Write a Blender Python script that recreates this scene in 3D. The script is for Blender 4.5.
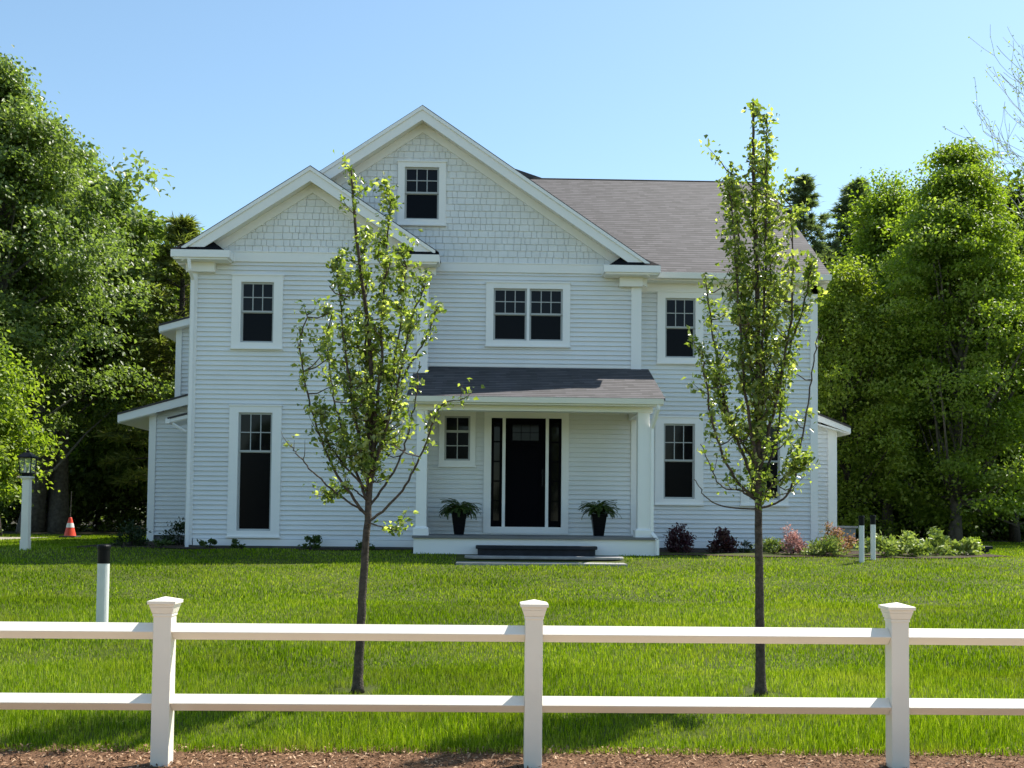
import bpy, bmesh, math, random
import numpy as np
from mathutils import Vector, Matrix

for o in list(bpy.data.objects):
    bpy.data.objects.remove(o, do_unlink=True)
scene = bpy.context.scene
C = scene.collection
R = math.radians
random.seed(7)
rng = np.random.default_rng(7)

# ------------------------------------------------------------------ camera
EYE = 1.69
cd = bpy.data.cameras.new('camera')
cam = bpy.data.objects.new('camera', cd)
C.objects.link(cam)
cd.sensor_width = 36.0
cd.lens = 1050 / 1024 * 36
cd.shift_y = 89 / 1024
cd.clip_start = 0.1
cd.clip_end = 5000
cam.matrix_world = (Matrix.Translation((0, 0, EYE)) @ Matrix.Rotation(R(-1.3), 4, 'Z')
                    @ Matrix.Rotation(math.pi / 2 + math.atan(.04), 4, 'X') @ Matrix.Rotation(R(.57), 4, 'Z'))
scene.camera = cam

# ------------------------------------------------------------------ light
SUN = Vector((.44, .33, .82)).normalized()          # towards the sun: high, right, behind the house
world = bpy.data.worlds.new('World')
scene.world = world
world.use_nodes = True
wn = world.node_tree
sky = wn.nodes.new('ShaderNodeTexSky')
sky.sky_type = 'NISHITA'
sky.sun_disc = False
sky.sun_elevation = math.asin(SUN.z)
sky.sun_rotation = math.atan2(SUN.x, SUN.y)
sky.altitude = 50
sky.air_density = 1.0
sky.dust_density = 0.6
sky.ozone_density = 0.0
bg = wn.nodes['Background']
bg.inputs['Strength'].default_value = 0.112
hue = wn.nodes.new('ShaderNodeMix')
hue.data_type = 'RGBA'
hue.blend_type = 'MULTIPLY'
hue.inputs['Factor'].default_value = 1
hue.inputs['B'].default_value = (.91, 1.03, 1.0, 1)
wn.links.new(sky.outputs['Color'], hue.inputs['A'])
wn.links.new(hue.outputs['Result'], bg.inputs['Color'])
sl = bpy.data.lights.new('sun', 'SUN')
sl.energy = 5.0
sl.angle = R(.53)
sl.color = (1.0, .95, .86)
sun = bpy.data.objects.new('sun', sl)
C.objects.link(sun)
sun.rotation_euler = (-SUN).to_track_quat('-Z', 'Y').to_euler()
vs = scene.view_settings
vs.view_transform = 'Standard'
vs.look = 'None'
vs.exposure = 0.9
vs.gamma = 1.0

# ------------------------------------------------------------------ materials
def new_mat(name):
    m = bpy.data.materials.new(name)
    m.use_nodes = True
    return m, m.node_tree, m.node_tree.nodes['Principled BSDF']

def mat(name, col, rough=.6, var=.0, scale=4.0, spec=.5, bump=0.0, bscale=60, metal=0.0, detail=4):
    m, t, p = new_mat(name)
    p.inputs['Roughness'].default_value = rough
    p.inputs['Specular IOR Level'].default_value = spec
    p.inputs['Metallic'].default_value = metal
    p.inputs['Base Color'].default_value = (*col, 1)
    tc = t.nodes.new('ShaderNodeTexCoord')
    if var:
        n = t.nodes.new('ShaderNodeTexNoise')
        n.inputs['Scale'].default_value = scale
        n.inputs['Detail'].default_value = detail
        t.links.new(tc.outputs['Object'], n.inputs['Vector'])
        r = t.nodes.new('ShaderNodeValToRGB')
        r.color_ramp.elements[0].position = .3
        r.color_ramp.elements[1].position = .7
        r.color_ramp.elements[0].color = (*[c * (1 - var) for c in col], 1)
        r.color_ramp.elements[1].color = (*[min(1, c * (1 + var)) for c in col], 1)
        t.links.new(n.outputs['Fac'], r.inputs['Fac'])
        t.links.new(r.outputs['Color'], p.inputs['Base Color'])
    if bump:
        n2 = t.nodes.new('ShaderNodeTexNoise')
        n2.inputs['Scale'].default_value = bscale
        n2.inputs['Detail'].default_value = 5
        t.links.new(tc.outputs['Object'], n2.inputs['Vector'])
        b = t.nodes.new('ShaderNodeBump')
        b.inputs['Strength'].default_value = bump
        b.inputs['Distance'].default_value = .02
        t.links.new(n2.outputs['Fac'], b.inputs['Height'])
        t.links.new(b.outputs['Normal'], p.inputs['Normal'])
    return m

def leaf_mat(name, cols, trans=.45, rough=.45, spec=.35, tcol=None, patch=None):
    """leaf or blade: every leaf has its own tint in the 'tint' attribute, and lets light through"""
    m, t, p = new_mat(name)
    a = t.nodes.new('ShaderNodeAttribute')
    a.attribute_name = 'tint'
    r = t.nodes.new('ShaderNodeValToRGB')
    el = r.color_ramp.elements
    while len(el) < len(cols):
        el.new(.5)
    for i, c in enumerate(cols):
        el[i].position = i / (len(cols) - 1)
        el[i].color = (*c, 1)
    t.links.new(a.outputs['Fac'], r.inputs['Fac'])
    colout = r.outputs['Color']
    if patch:
        tc = t.nodes.new('ShaderNodeTexCoord')
        n = t.nodes.new('ShaderNodeTexNoise')
        n.inputs['Scale'].default_value = patch[0]
        n.inputs['Detail'].default_value = 4
        n.inputs['Roughness'].default_value = .65
        t.links.new(tc.outputs['Object'], n.inputs['Vector'])
        mr = t.nodes.new('ShaderNodeMapRange')
        mr.inputs['From Min'].default_value = .48
        mr.inputs['From Max'].default_value = .72
        mr.inputs['To Max'].default_value = patch[1]
        t.links.new(n.outputs['Fac'], mr.inputs['Value'])
        mx = t.nodes.new('ShaderNodeMix')
        mx.data_type = 'RGBA'
        mx.inputs['B'].default_value = (*patch[2], 1)
        t.links.new(mr.outputs['Result'], mx.inputs['Factor'])
        t.links.new(colout, mx.inputs['A'])
        colout = mx.outputs['Result']
    t.links.new(colout, p.inputs['Base Color'])
    p.inputs['Roughness'].default_value = rough
    p.inputs['Specular IOR Level'].default_value = spec
    tr = t.nodes.new('ShaderNodeBsdfTranslucent')
    g = t.nodes.new('ShaderNodeMix')
    g.data_type = 'RGBA'
    g.blend_type = 'MULTIPLY'
    g.inputs['Factor'].default_value = 1
    g.inputs['B'].default_value = (*(tcol or (1.5, 1.7, .6)), 1)
    t.links.new(colout, g.inputs['A'])
    t.links.new(g.outputs['Result'], tr.inputs['Color'])
    ms = t.nodes.new('ShaderNodeMixShader')
    ms.inputs['Fac'].default_value = trans
    t.links.new(p.outputs['BSDF'], ms.inputs[1])
    t.links.new(tr.outputs['BSDF'], ms.inputs[2])
    t.links.new(ms.outputs['Shader'], t.nodes['Material Output'].inputs['Surface'])
    return m

def roof_mat():
    m, t, p = new_mat('asphalt_shingles')
    uv = t.nodes.new('ShaderNodeUVMap')
    uv.uv_map = 'UVMap'
    def brick(w, row, mortar, c1, c2, cm, off):
        b = t.nodes.new('ShaderNodeTexBrick')
        b.offset = off
        b.inputs['Scale'].default_value = 1
        b.inputs['Brick Width'].default_value = w
        b.inputs['Row Height'].default_value = row
        b.inputs['Mortar Size'].default_value = mortar
        b.inputs['Mortar Smooth'].default_value = .6
        b.inputs['Color1'].default_value = (*c1, 1)
        b.inputs['Color2'].default_value = (*c2, 1)
        b.inputs['Mortar'].default_value = (*cm, 1)
        t.links.new(uv.outputs['UV'], b.inputs['Vector'])
        return b
    tabs = brick(.23, .143, 0, (.048, .043, .047), (.090, .081, .088), (.09, .08, .09), .37)
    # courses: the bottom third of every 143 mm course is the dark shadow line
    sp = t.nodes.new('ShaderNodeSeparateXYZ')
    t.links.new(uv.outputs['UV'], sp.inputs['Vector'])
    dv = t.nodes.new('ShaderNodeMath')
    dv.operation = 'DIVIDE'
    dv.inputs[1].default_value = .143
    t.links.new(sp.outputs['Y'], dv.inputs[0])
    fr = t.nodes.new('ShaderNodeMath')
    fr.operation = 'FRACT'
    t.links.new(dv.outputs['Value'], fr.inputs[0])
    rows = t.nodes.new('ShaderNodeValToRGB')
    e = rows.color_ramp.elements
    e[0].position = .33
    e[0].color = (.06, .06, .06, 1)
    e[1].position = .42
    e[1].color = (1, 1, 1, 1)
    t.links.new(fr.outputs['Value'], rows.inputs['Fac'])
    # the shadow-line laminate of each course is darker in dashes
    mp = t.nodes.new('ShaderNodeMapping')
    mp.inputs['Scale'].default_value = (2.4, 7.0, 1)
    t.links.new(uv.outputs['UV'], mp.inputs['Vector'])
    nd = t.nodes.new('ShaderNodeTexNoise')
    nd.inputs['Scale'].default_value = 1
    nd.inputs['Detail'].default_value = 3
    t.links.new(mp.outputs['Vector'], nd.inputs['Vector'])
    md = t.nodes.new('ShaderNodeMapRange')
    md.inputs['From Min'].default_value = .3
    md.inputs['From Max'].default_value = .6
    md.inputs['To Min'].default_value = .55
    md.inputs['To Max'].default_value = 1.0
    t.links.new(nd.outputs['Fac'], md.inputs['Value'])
    b = t.nodes.new('ShaderNodeMix')
    b.data_type = 'RGBA'
    b.blend_type = 'MULTIPLY'
    t.links.new(md.outputs['Result'], b.inputs['Factor'])
    t.links.new(tabs.outputs['Color'], b.inputs['A'])
    t.links.new(rows.outputs['Color'], b.inputs['B'])
    n = t.nodes.new('ShaderNodeTexNoise')
    n.inputs['Scale'].default_value = .8
    n.inputs['Detail'].default_value = 8
    n.inputs['Roughness'].default_value = .75
    t.links.new(uv.outputs['UV'], n.inputs['Vector'])
    mr = t.nodes.new('ShaderNodeMapRange')
    mr.inputs['From Min'].default_value = .3
    mr.inputs['From Max'].default_value = .7
    mr.inputs['To Min'].default_value = .9
    mr.inputs['To Max'].default_value = 1.1
    t.links.new(n.outputs['Fac'], mr.inputs['Value'])
    mx = t.nodes.new('ShaderNodeMix')
    mx.data_type = 'RGBA'
    mx.blend_type = 'MULTIPLY'
    mx.inputs['Factor'].default_value = 1
    t.links.new(b.outputs['Result'], mx.inputs['A'])
    t.links.new(mr.outputs['Result'], mx.inputs['B'])
    t.links.new(mx.outputs['Result'], p.inputs['Base Color'])
    p.inputs['Roughness'].default_value = .85
    bp = t.nodes.new('ShaderNodeBump')
    bp.inputs['Strength'].default_value = .6
    bp.inputs['Distance'].default_value = .02
    t.links.new(b.outputs['Result'], bp.inputs['Height'])
    t.links.new(bp.outputs['Normal'], p.inputs['Normal'])
    return m

def ground_mat(name, c1, c2, scale, bump=.5, bscale=40):
    m, t, p = new_mat(name)
    tc = t.nodes.new('ShaderNodeTexCoord')
    n = t.nodes.new('ShaderNodeTexNoise')
    n.inputs['Scale'].default_value = scale
    n.inputs['Detail'].default_value = 10
    n.inputs['Roughness'].default_value = .7
    t.links.new(tc.outputs['Object'], n.inputs['Vector'])
    r = t.nodes.new('ShaderNodeValToRGB')
    r.color_ramp.elements[0].position = .35
    r.color_ramp.elements[1].position = .65
    r.color_ramp.elements[0].color = (*c1, 1)
    r.color_ramp.elements[1].color = (*c2, 1)
    t.links.new(n.outputs['Fac'], r.inputs['Fac'])
    t.links.new(r.outputs['Color'], p.inputs['Base Color'])
    p.inputs['Roughness'].default_value = .9
    p.inputs['Specular IOR Level'].default_value = .2
    n2 = t.nodes.new('ShaderNodeTexNoise')
    n2.inputs['Scale'].default_value = bscale
    n2.inputs['Detail'].default_value = 6
    t.links.new(tc.outputs['Object'], n2.inputs['Vector'])
    b = t.nodes.new('ShaderNodeBump')
    b.inputs['Strength'].default_value = bump
    b.inputs['Distance'].default_value = .03
    t.links.new(n2.outputs['Fac'], b.inputs['Height'])
    t.links.new(b.outputs['Normal'], p.inputs['Normal'])
    return m

M = {}
M['siding'] = mat('painted_siding', (.765, .77, .775), .6, .07, .55, .3, .15, 90)
M['shingle_gray'] = mat('painted_shakes', (.77, .775, .78), .65, .06, 2.5, .3, .2, 60)
M['trim'] = mat('white_trim', (.875, .86, .845), .5, .025, 1.1, .35)
M['sash'] = mat('sash_paint', (.42, .43, .43), .5)
M['glass'] = mat('window_glass', (.006, .006, .008), .04, 0, 1, .17)
M['lite'] = mat('door_lite_glass', (.012, .012, .014), .1, 0, 1, .15)
M['screen'] = mat('dark_glass_with_screen', (.004, .004, .006), .15, 0, 1, .08)
M['black_paint'] = mat('black_door_paint', (.002, .002, .004), .6, 0, 1, .04)
M['floor'] = mat('porch_decking', (.16, .16, .165), .6, .1, 3)
M['stone'] = mat('dark_bluestone', (.018, .020, .026), .6, .25, 5, .2, .2, 30)
M['pale_stone'] = mat('pale_stone', (.30, .29, .28), .7, .2, 5, .3, .2, 30)
M['concrete'] = mat('foundation_concrete', (.16, .16, .16), .8, .15, 4)
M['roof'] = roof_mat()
M['roofdark'] = mat('roof_edge', (.008, .008, .010), .8, 0, 1, .1)
M['vinyl'] = mat('white_fence_paint', (.82, .765, .67), .42, .03, 3, .4, .05, 25)
M['metal_black'] = mat('black_metal', (.005, .005, .006), .4, .1, 8, .16)
M['bollard'] = mat('bollard_white', (.72, .72, .70), .5, .04, 6)
M['pot'] = mat('glazed_black_pot', (.004, .004, .006), .4, .1, 6, .12)
M['cone_orange'] = mat('cone_orange', (.75, .06, .025), .5)
M['cone_white'] = mat('cone_white_band', (.75, .72, .70), .4)
M['rubber'] = mat('black_rubber', (.015, .015, .015), .7)
M['lamp_glass'] = mat('lantern_glass', (.35, .36, .33), .15)
M['candle'] = mat('candle_sleeve', (.7, .66, .5), .5)
M['unit_grey'] = mat('unit_grey', (.22, .23, .24), .6, .1, 4)
M['bark'] = mat('dark_bark', (.055, .045, .038), .9, .4, 14, .2, .8, 30)
M['bark_pear'] = mat('young_pear_bark', (.075, .06, .048), .85, .45, 22, .25, .7, 70)
M['bark_grey'] = mat('grey_bark', (.13, .115, .10), .9, .35, 9, .2, .9, 22)
M['bark_pale'] = mat('pale_bark', (.42, .40, .35), .9, .3, 9, .2)
M['lawn_soil'] = ground_mat('lawn_thatch', (.035, .050, .006), (.07, .085, .012), 2.5, .5, 50)
M['mulch'] = ground_mat('bark_mulch', (.06, .030, .015), (.24, .130, .070), 45, 1.0, 60)
M['bed'] = ground_mat('dark_bed_mulch', (.030, .020, .014), (.075, .048, .034), 30, 1.0, 50)
M['asphalt'] = ground_mat('old_asphalt', (.045, .045, .046), (.07, .07, .07), 30, .4, 90)
M['gravel'] = ground_mat('pale_gravel', (.25, .22, .18), (.40, .36, .30), 40, .6, 60)
M['sand'] = ground_mat('bounce_sand', (.36, .27, .18), (.54, .41, .29), 12, .5, 60)
M['forest_floor'] = ground_mat('forest_floor', (.020, .018, .010), (.06, .05, .025), 3, .8, 20)
M['grass'] = leaf_mat('grass_blades', [(.045, .085, .003), (.125, .21, .004), (.215, .31, .008), (.38, .44, .14)],
                      .45, .7, .12, (1.6, 1.65, .3), (1.1, .5, (.30, .31, .085)))
M['chip'] = leaf_mat('bark_chips', [(.07, .035, .018), (.22, .12, .065), (.38, .235, .14), (.60, .44, .30)], .0, .85, .2)
M['pear_leaf'] = leaf_mat('pear_leaf', [(.05, .085, .024), (.105, .15, .036), (.19, .235, .065), (.46, .48, .26)],
                          .58, .28, .6, (1.75, 1.85, .6))
M['maple_leaf'] = leaf_mat('maple_leaf', [(.07, .11, .03), (.14, .19, .052), (.28, .34, .13)], .48, .4, .38, (1.5, 1.65, .65))
M['lime_leaf'] = leaf_mat('lime_green_leaf', [(.10, .16, .022), (.18, .25, .034), (.28, .33, .10)], .55, .45, .35, (1.6, 1.7, .5))
M['yellow_leaf'] = leaf_mat('yellow_green_leaf', [(.11, .17, .025), (.19, .26, .04), (.30, .36, .08)], .55, .45, .35, (1.6, 1.6, .5))
M['wood_leaf'] = leaf_mat('woodland_leaf', [(.06, .095, .022), (.11, .15, .03), (.18, .21, .05)], .5, .5, .3)
M['needle'] = leaf_mat('pine_needles', [(.085, .115, .07), (.14, .175, .10), (.20, .235, .13)], .4, .5, .3)
M['needle_soft'] = leaf_mat('soft_pine_needles', [(.09, .115, .04), (.18, .20, .06), (.28, .29, .10)], .45, .5, .3)
M['fern'] = leaf_mat('fern_leaf', [(.03, .06, .012), (.06, .10, .02), (.09, .12, .03)], .35)
M['purple_leaf'] = leaf_mat('purple_leaf', [(.035, .016, .022), (.075, .026, .038), (.07, .065, .035)], .25, .4, .4, (1.6, .9, .9))
M['pink_leaf'] = leaf_mat('pink_bloom', [(.20, .10, .10), (.40, .24, .23), (.58, .42, .38)], .35, .5, .3, (1.4, 1.1, 1.0))
M['bronze_leaf'] = leaf_mat('bronze_leaf', [(.13, .11, .03), (.28, .19, .08), (.42, .27, .18)], .4, .5, .3, (1.4, 1.2, .8))
M['variegated'] = leaf_mat('pale_leaf', [(.07, .12, .03), (.17, .22, .06), (.38, .40, .22)], .35, .45, .35, (1.3, 1.4, .6))
M['hosta'] = leaf_mat('hosta_leaf', [(.10, .15, .035), (.24, .30, .075), (.46, .50, .24)], .35, .4, .4, (1.3, 1.4, .6))
M['shrub_leaf'] = leaf_mat('dark_shrub_leaf', [(.015, .028, .010), (.025, .045, .014), (.04, .065, .02)], .25, .45, .35)

# ------------------------------------------------------------------ helpers
class MB:
    def __init__(s):
        s.v, s.f, s.uv = [], [], {}
    def face(s, pts, uv=None):
        b = len(s.v)
        s.v += [tuple(p) for p in pts]
        s.f.append(tuple(range(b, b + len(pts))))
        if uv:
            s.uv[len(s.f) - 1] = uv
    def box(s, x0, y0, z0, x1, y1, z1):
        b = len(s.v)
        s.v += [(x0, y0, z0), (x1, y0, z0), (x1, y1, z0), (x0, y1, z0), (x0, y0, z1), (x1, y0, z1), (x1, y1, z1), (x0, y1, z1)]
        s.f += [(b, b + 3, b + 2, b + 1), (b + 4, b + 5, b + 6, b + 7), (b, b + 1, b + 5, b + 4), (b + 1, b + 2, b + 6, b + 5),
                (b + 2, b + 3, b + 7, b + 6), (b + 3, b, b + 4, b + 7)]
    def frustum(s, cx, cy, z0, z1, w0, w1, d0=None, d1=None):
        d0 = w0 if d0 is None else d0
        d1 = w1 if d1 is None else d1
        b = len(s.v)
        for z, w, d in ((z0, w0, d0), (z1, w1, d1)):
            s.v += [(cx - w / 2, cy - d / 2, z), (cx + w / 2, cy - d / 2, z), (cx + w / 2, cy + d / 2, z), (cx - w / 2, cy + d / 2, z)]
        s.f += [(b + 3, b + 2, b + 1, b), (b + 4, b + 5, b + 6, b + 7)]
        for i in range(4):
            j = (i + 1) % 4
            s.f.append((b + i, b + j, b + 4 + j, b + 4 + i))
    def prism(s, poly, vec):
        """closed polygon (3D points) pushed along vec"""
        n = len(poly)
        b = len(s.v)
        vec = Vector(vec)
        s.v += [tuple(p) for p in poly] + [tuple(Vector(p) + vec) for p in poly]
        s.f.append(tuple(range(b, b + n)))
        s.f.append(tuple(reversed(range(b + n, b + 2 * n))))
        for i in range(n):
            j = (i + 1) % n
            s.f.append((b + j, b + i, b + n + i, b + n + j))
    def tube(s, pts, radii, n=8, cap=True):
        pts = [Vector(p) for p in pts]
        b0 = len(s.v)
        ref = Vector((.31, .87, .37))
        for i, p in enumerate(pts):
            t = (pts[min(i + 1, len(pts) - 1)] - pts[max(i - 1, 0)])
            t = t.normalized() if t.length > 1e-6 else Vector((0, 0, 1))
            u = t.cross(ref)
            if u.length < 1e-3:
                u = t.cross(Vector((1, 0, 0)))
            u.normalize()
            w = t.cross(u)
            for k in range(n):
                a = 2 * math.pi * k / n
                s.v.append(tuple(p + (u * math.cos(a) + w * math.sin(a)) * radii[i]))
        for i in range(len(pts) - 1):
            for k in range(n):
                k2 = (k + 1) % n
                s.f.append((b0 + i * n + k, b0 + i * n + k2, b0 + (i + 1) * n + k2, b0 + (i + 1) * n + k))
        if cap:
            s.f.append(tuple(reversed([b0 + k for k in range(n)])))
            s.f.append(tuple(b0 + (len(pts) - 1) * n + k for k in range(n)))
    def lathe(s, cx, cy, prof, n=24):
        b0 = len(s.v)
        for r, z in prof:
            for k in range(n):
                a = 2 * math.pi * k / n
                s.v.append((cx + r * math.cos(a), cy + r * math.sin(a), z))
        for i in range(len(prof) - 1):
            for k in range(n):
                k2 = (k + 1) % n
                s.f.append((b0 + i * n + k, b0 + i * n + k2, b0 + (i + 1) * n + k2, b0 + (i + 1) * n + k))
        s.f.append(tuple(reversed([b0 + k for k in range(n)])))
        s.f.append(tuple(b0 + (len(prof) - 1) * n + k for k in range(n)))
    def build(s, name, m, parent=None, smooth=False, bevel=0, fix=True):
        off = Vector((0, 0, 0))
        q = parent
        while q is not None:
            off += q.location
            q = q.parent
        me = bpy.data.meshes.new(name)
        me.from_pydata([(x - off.x, y - off.y, z - off.z) for x, y, z in s.v], [], s.f)
        if s.uv:
            ul = me.uv_layers.new(name='UVMap')
            for fi, uv in s.uv.items():
                for k, li in enumerate(me.polygons[fi].loop_indices):
                    ul.data[li].uv = uv[k]
        me.materials.append(m)
        if smooth:
            me.polygons.foreach_set('use_smooth', [True] * len(me.polygons))
        o = bpy.data.objects.new(name, me)
        C.objects.link(o)
        if parent is not None:
            o.parent = parent
        if bevel:
            bv = o.modifiers.new('bevel', 'BEVEL')
            bv.width = bevel
            bv.segments = 2
            bv.limit_method = 'ANGLE'
        return o

def tag(o, label=None, cat=None, group=None, kind=None):
    for k, v in (('label', label), ('category', cat), ('group', group), ('kind', kind)):
        if v:
            o[k] = v
    return o

def empty(name, loc, label=None, cat=None, group=None):
    o = bpy.data.objects.new(name, None)
    o.empty_display_size = .3
    o.location = loc
    C.objects.link(o)
    return tag(o, label, cat, group)

def copy_tree(o, parent=None):
    c = o.copy()
    C.objects.link(c)
    if parent is not None:
        c.parent = parent
    for ch in list(o.children):
        copy_tree(ch, c)
    return c

# ---- leaves: arrays of small folded leaves as one mesh
def leaf_arrays(cen, dirs, nrm, length, width, fold=.18):
    n = len(cen)
    d = dirs / (np.linalg.norm(dirs, axis=1, keepdims=True) + 1e-9)
    s = np.cross(d, nrm)
    s /= (np.linalg.norm(s, axis=1, keepdims=True) + 1e-9)
    u = np.cross(s, d)
    L = np.asarray(length).reshape(-1, 1) * np.ones((n, 1))
    W = np.asarray(width).reshape(-1, 1) * np.ones((n, 1))
    v = np.empty((n, 4, 3))
    v[:, 0] = cen - d * L * .5
    v[:, 1] = cen + s * W * .5 + u * W * fold - d * L * .05
    v[:, 2] = cen + d * L * .5 - u * L * .12
    v[:, 3] = cen - s * W * .5 + u * W * fold - d * L * .05
    base = (np.arange(n) * 4)[:, None]
    f = np.concatenate([base + np.array([[0, 1, 2]]), base + np.array([[0, 2, 3]])], axis=1).reshape(-1, 3)
    return v.reshape(-1, 3), f

def mesh_np(name, verts, tris, tint, m):
    me = bpy.data.meshes.new(name)
    nv, nf = len(verts), len(tris)
    me.vertices.add(nv)
    me.vertices.foreach_set('co', np.ascontiguousarray(verts, dtype=np.float32).ravel())
    me.loops.add(nf * 3)
    me.loops.foreach_set('vertex_index', np.ascontiguousarray(tris, dtype=np.int32).ravel())
    me.polygons.add(nf)
    me.polygons.foreach_set('loop_start', np.arange(0, nf * 3, 3, dtype=np.int32))
    me.polygons.foreach_set('loop_total', np.full(nf, 3, dtype=np.int32))
    at = me.attributes.new('tint', 'FLOAT', 'POINT')
    at.data.foreach_set('value', np.ascontiguousarray(tint, dtype=np.float32))
    me.update(calc_edges=True)
    me.validate()
    me.materials.append(m)
    return me

def leaf_obj(name, cen, dirs, nrm, length, width, m, parent=None, tint=None, fold=.18):
    v, f = leaf_arrays(cen, dirs, nrm, length, width, fold)
    t = rng.random(len(cen)) if tint is None else tint
    me = mesh_np(name, v, f, np.repeat(np.clip(t, 0, 1), 4), m)
    o = bpy.data.objects.new(name, me)
    C.objects.link(o)
    if parent is not None:
        o.parent = parent
    return o

def rnd_dirs(n, up=0.0):
    d = rng.normal(size=(n, 3))
    d[:, 2] += up
    return d / np.linalg.norm(d, axis=1, keepdims=True)

# ------------------------------------------------------------------ ground
GP = [(-60, -.1), (2, -.06), (6, -.01), (7.4, .02), (9.2, .14), (12, .29), (16, .50), (20.5, .735), (21.8, .86), (22.6, .90), (400, .90)]
def gz(y):
    return float(np.interp(y, [p[0] for p in GP], [p[1] for p in GP]))
def gza(y):
    return np.interp(y, [p[0] for p in GP], [p[1] for p in GP])

def sheet(name, xs, ys, dz, m, zf=None, kind='structure'):
    mb = MB()
    for i in range(len(xs) - 1):
        for j in range(len(ys) - 1):
            q = [(xs[i], ys[j]), (xs[i + 1], ys[j]), (xs[i + 1], ys[j + 1]), (xs[i], ys[j + 1])]
            mb.face([(x, y, gz(y) + dz) for x, y in q])
    return tag(mb.build(name, m), kind=kind)

ys_all = [-60, -20, 2, 4, 6, 6.8, 7.4, 8, 9.2, 10.5, 12, 14, 16, 18, 20.5, 21.2, 21.8, 22.6, 25, 30, 38, 60, 120, 400, 1500]
g = sheet('ground', [-1500, -200, -40, -20, 0, 20, 40, 200, 1500], ys_all, 0, M['lawn_soil'])
sheet('road', [-200, -20, 0, 20, 200], [-8, -4, 0, .5], .006, M['asphalt'])
sheet('added_bounce_ground', [-200, -20, 0, 20, 200], [.5, 2, 4, 6.1], .006, M['sand'])  # unseen pale ground, added to bounce warm sunlight onto the fence posts
sheet('mulch_strip', [-30, -10, 0, 10, 30], [6.0, 6.4, 6.8, 7.4, 7.52], .012, M['mulch'])
sheet('gravel_drive', [-40, -25, -12.6], [26.5, 30.5], .015, M['gravel'])
for nm, x0, x1, y0, y1 in (('forest_floor', -60, -13.5, 33.5, 90), ('forest_floor', -13.5, 60, 37, 90)):
    sheet(nm, [x0, x1], [y0, 60, y1], .01, M['forest_floor'])
# planting beds along the house (irregular front edge)
def bed(name, pts_back, pts_front):
    mb = MB()
    for i in range(len(pts_back) - 1):
        a, b, c, d = pts_front[i], pts_front[i + 1], pts_back[i + 1], pts_back[i]
        mb.face([(p[0], p[1], gz(p[1]) + .02) for p in (a, b, c, d)])
    return tag(mb.build(name, M['bed']), kind='structure')
xs = np.linspace(-9.0, -1.5, 20)
bed('planting_bed', [(x, 23.5 if x > -6.7 else 26.6) for x in xs], [(x, 22.55 + .12 * math.sin(x * 2.3)) for x in xs])
xs = np.linspace(3.55, 11.3, 24)
bed('planting_bed', [(x, 24.8 if x < 9 else 24.2) for x in xs], [(x, 21.85 + .13 * math.sin(x * 1.9) + (.0 if x < 10 else .35 * (x - 10))) for x in xs])

# lawn grass: real blades
def grass(name, n, x_of, y0, y1, h0, h1, w, keep=None, ypow=1.0, holes=True):
    y = y0 + (y1 - y0) * rng.random(n) ** ypow
    lo, hi = x_of(y)
    x = lo + (hi - lo) * rng.random(n)
    k = np.ones(n, bool)
    for tx in (-1.113, 2.405):
        k &= ~(np.hypot(x - tx, (y - 9.2) * 1.0) < .20 + .07 * np.sin(np.arctan2(y - 9.2, x - tx) * 3 + tx))
    if holes:
        k &= ~((x > -.63) & (x < 2.73) & (y > 20.42 + .14 * np.sin(x * 3.1) + .1 * np.sin(x * 7.7 + 1)))                # steps and landing
        k &= ~((y > 22.55 + .12 * np.sin(x * 2.3)) & (x > -9.0) & (x < -1.5))
        k &= ~((y > 21.85) & (x > -1.6) & (x < 3.6))
        k &= ~((y > 21.85 + .13 * np.sin(x * 1.9)) & (x > 3.55) & (x < 10))
        k &= ~((y > 21.85 + .13 * np.sin(x * 1.9) + .35 * np.clip(x - 10, 0, 9)) & (x >= 10) & (x < 11.25))
        k &= ~((x > -7.0) & (x < 8.2) & (y > 23.0))
        k &= ~((x < -12.5) & (y > 26.4) & (y < 30.6))
    x, y = x[k], y[k]
    n = len(x)
    z = gza(y)
    h = (h0 + (h1 - h0) * rng.random(n)) * (.8 + .35 * np.sin(x * 1.7 + 1.3 * np.sin(y * 2.1)) * np.sin(y * 1.3 + .7))
    ang = rng.random(n) * 2 * np.pi
    lean = rng.normal(0, .33, n)
    dx, dy = np.cos(ang) * lean, np.sin(ang) * lean
    fa = rng.random(n) * np.pi
    wx, wy = np.cos(fa) * w / 2, np.sin(fa) * w / 2
    v = np.empty((n, 5, 3))
    v[:, 0] = np.stack([x - wx, y - wy, z], 1)
    v[:, 1] = np.stack([x + wx, y + wy, z], 1)
    mx, my, mz = x + dx * h * .35, y + dy * h * .35, z + h * .6
    v[:, 2] = np.stack([mx + wx * .8, my + wy * .8, mz], 1)
    v[:, 3] = np.stack([mx - wx * .8, my - wy * .8, mz], 1)
    v[:, 4] = np.stack([x + dx * h, y + dy * h, z + h * (1.02 - .25 * lean ** 2)], 1)
    b = (np.arange(n) * 5)[:, None]
    f = np.concatenate([b + np.array([[0, 1, 2]]), b + np.array([[0, 2, 3]]), b + np.array([[3, 2, 4]])], 1).reshape(-1, 3)
    t = np.clip(rng.beta(1.1, 1.5, n) + .16 * np.sin(x * .9 + 2 * np.sin(y * .6)) * np.sin(y * .8), 0, 1)
    return v.reshape(-1, 3), f, np.repeat(t, 5)

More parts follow.
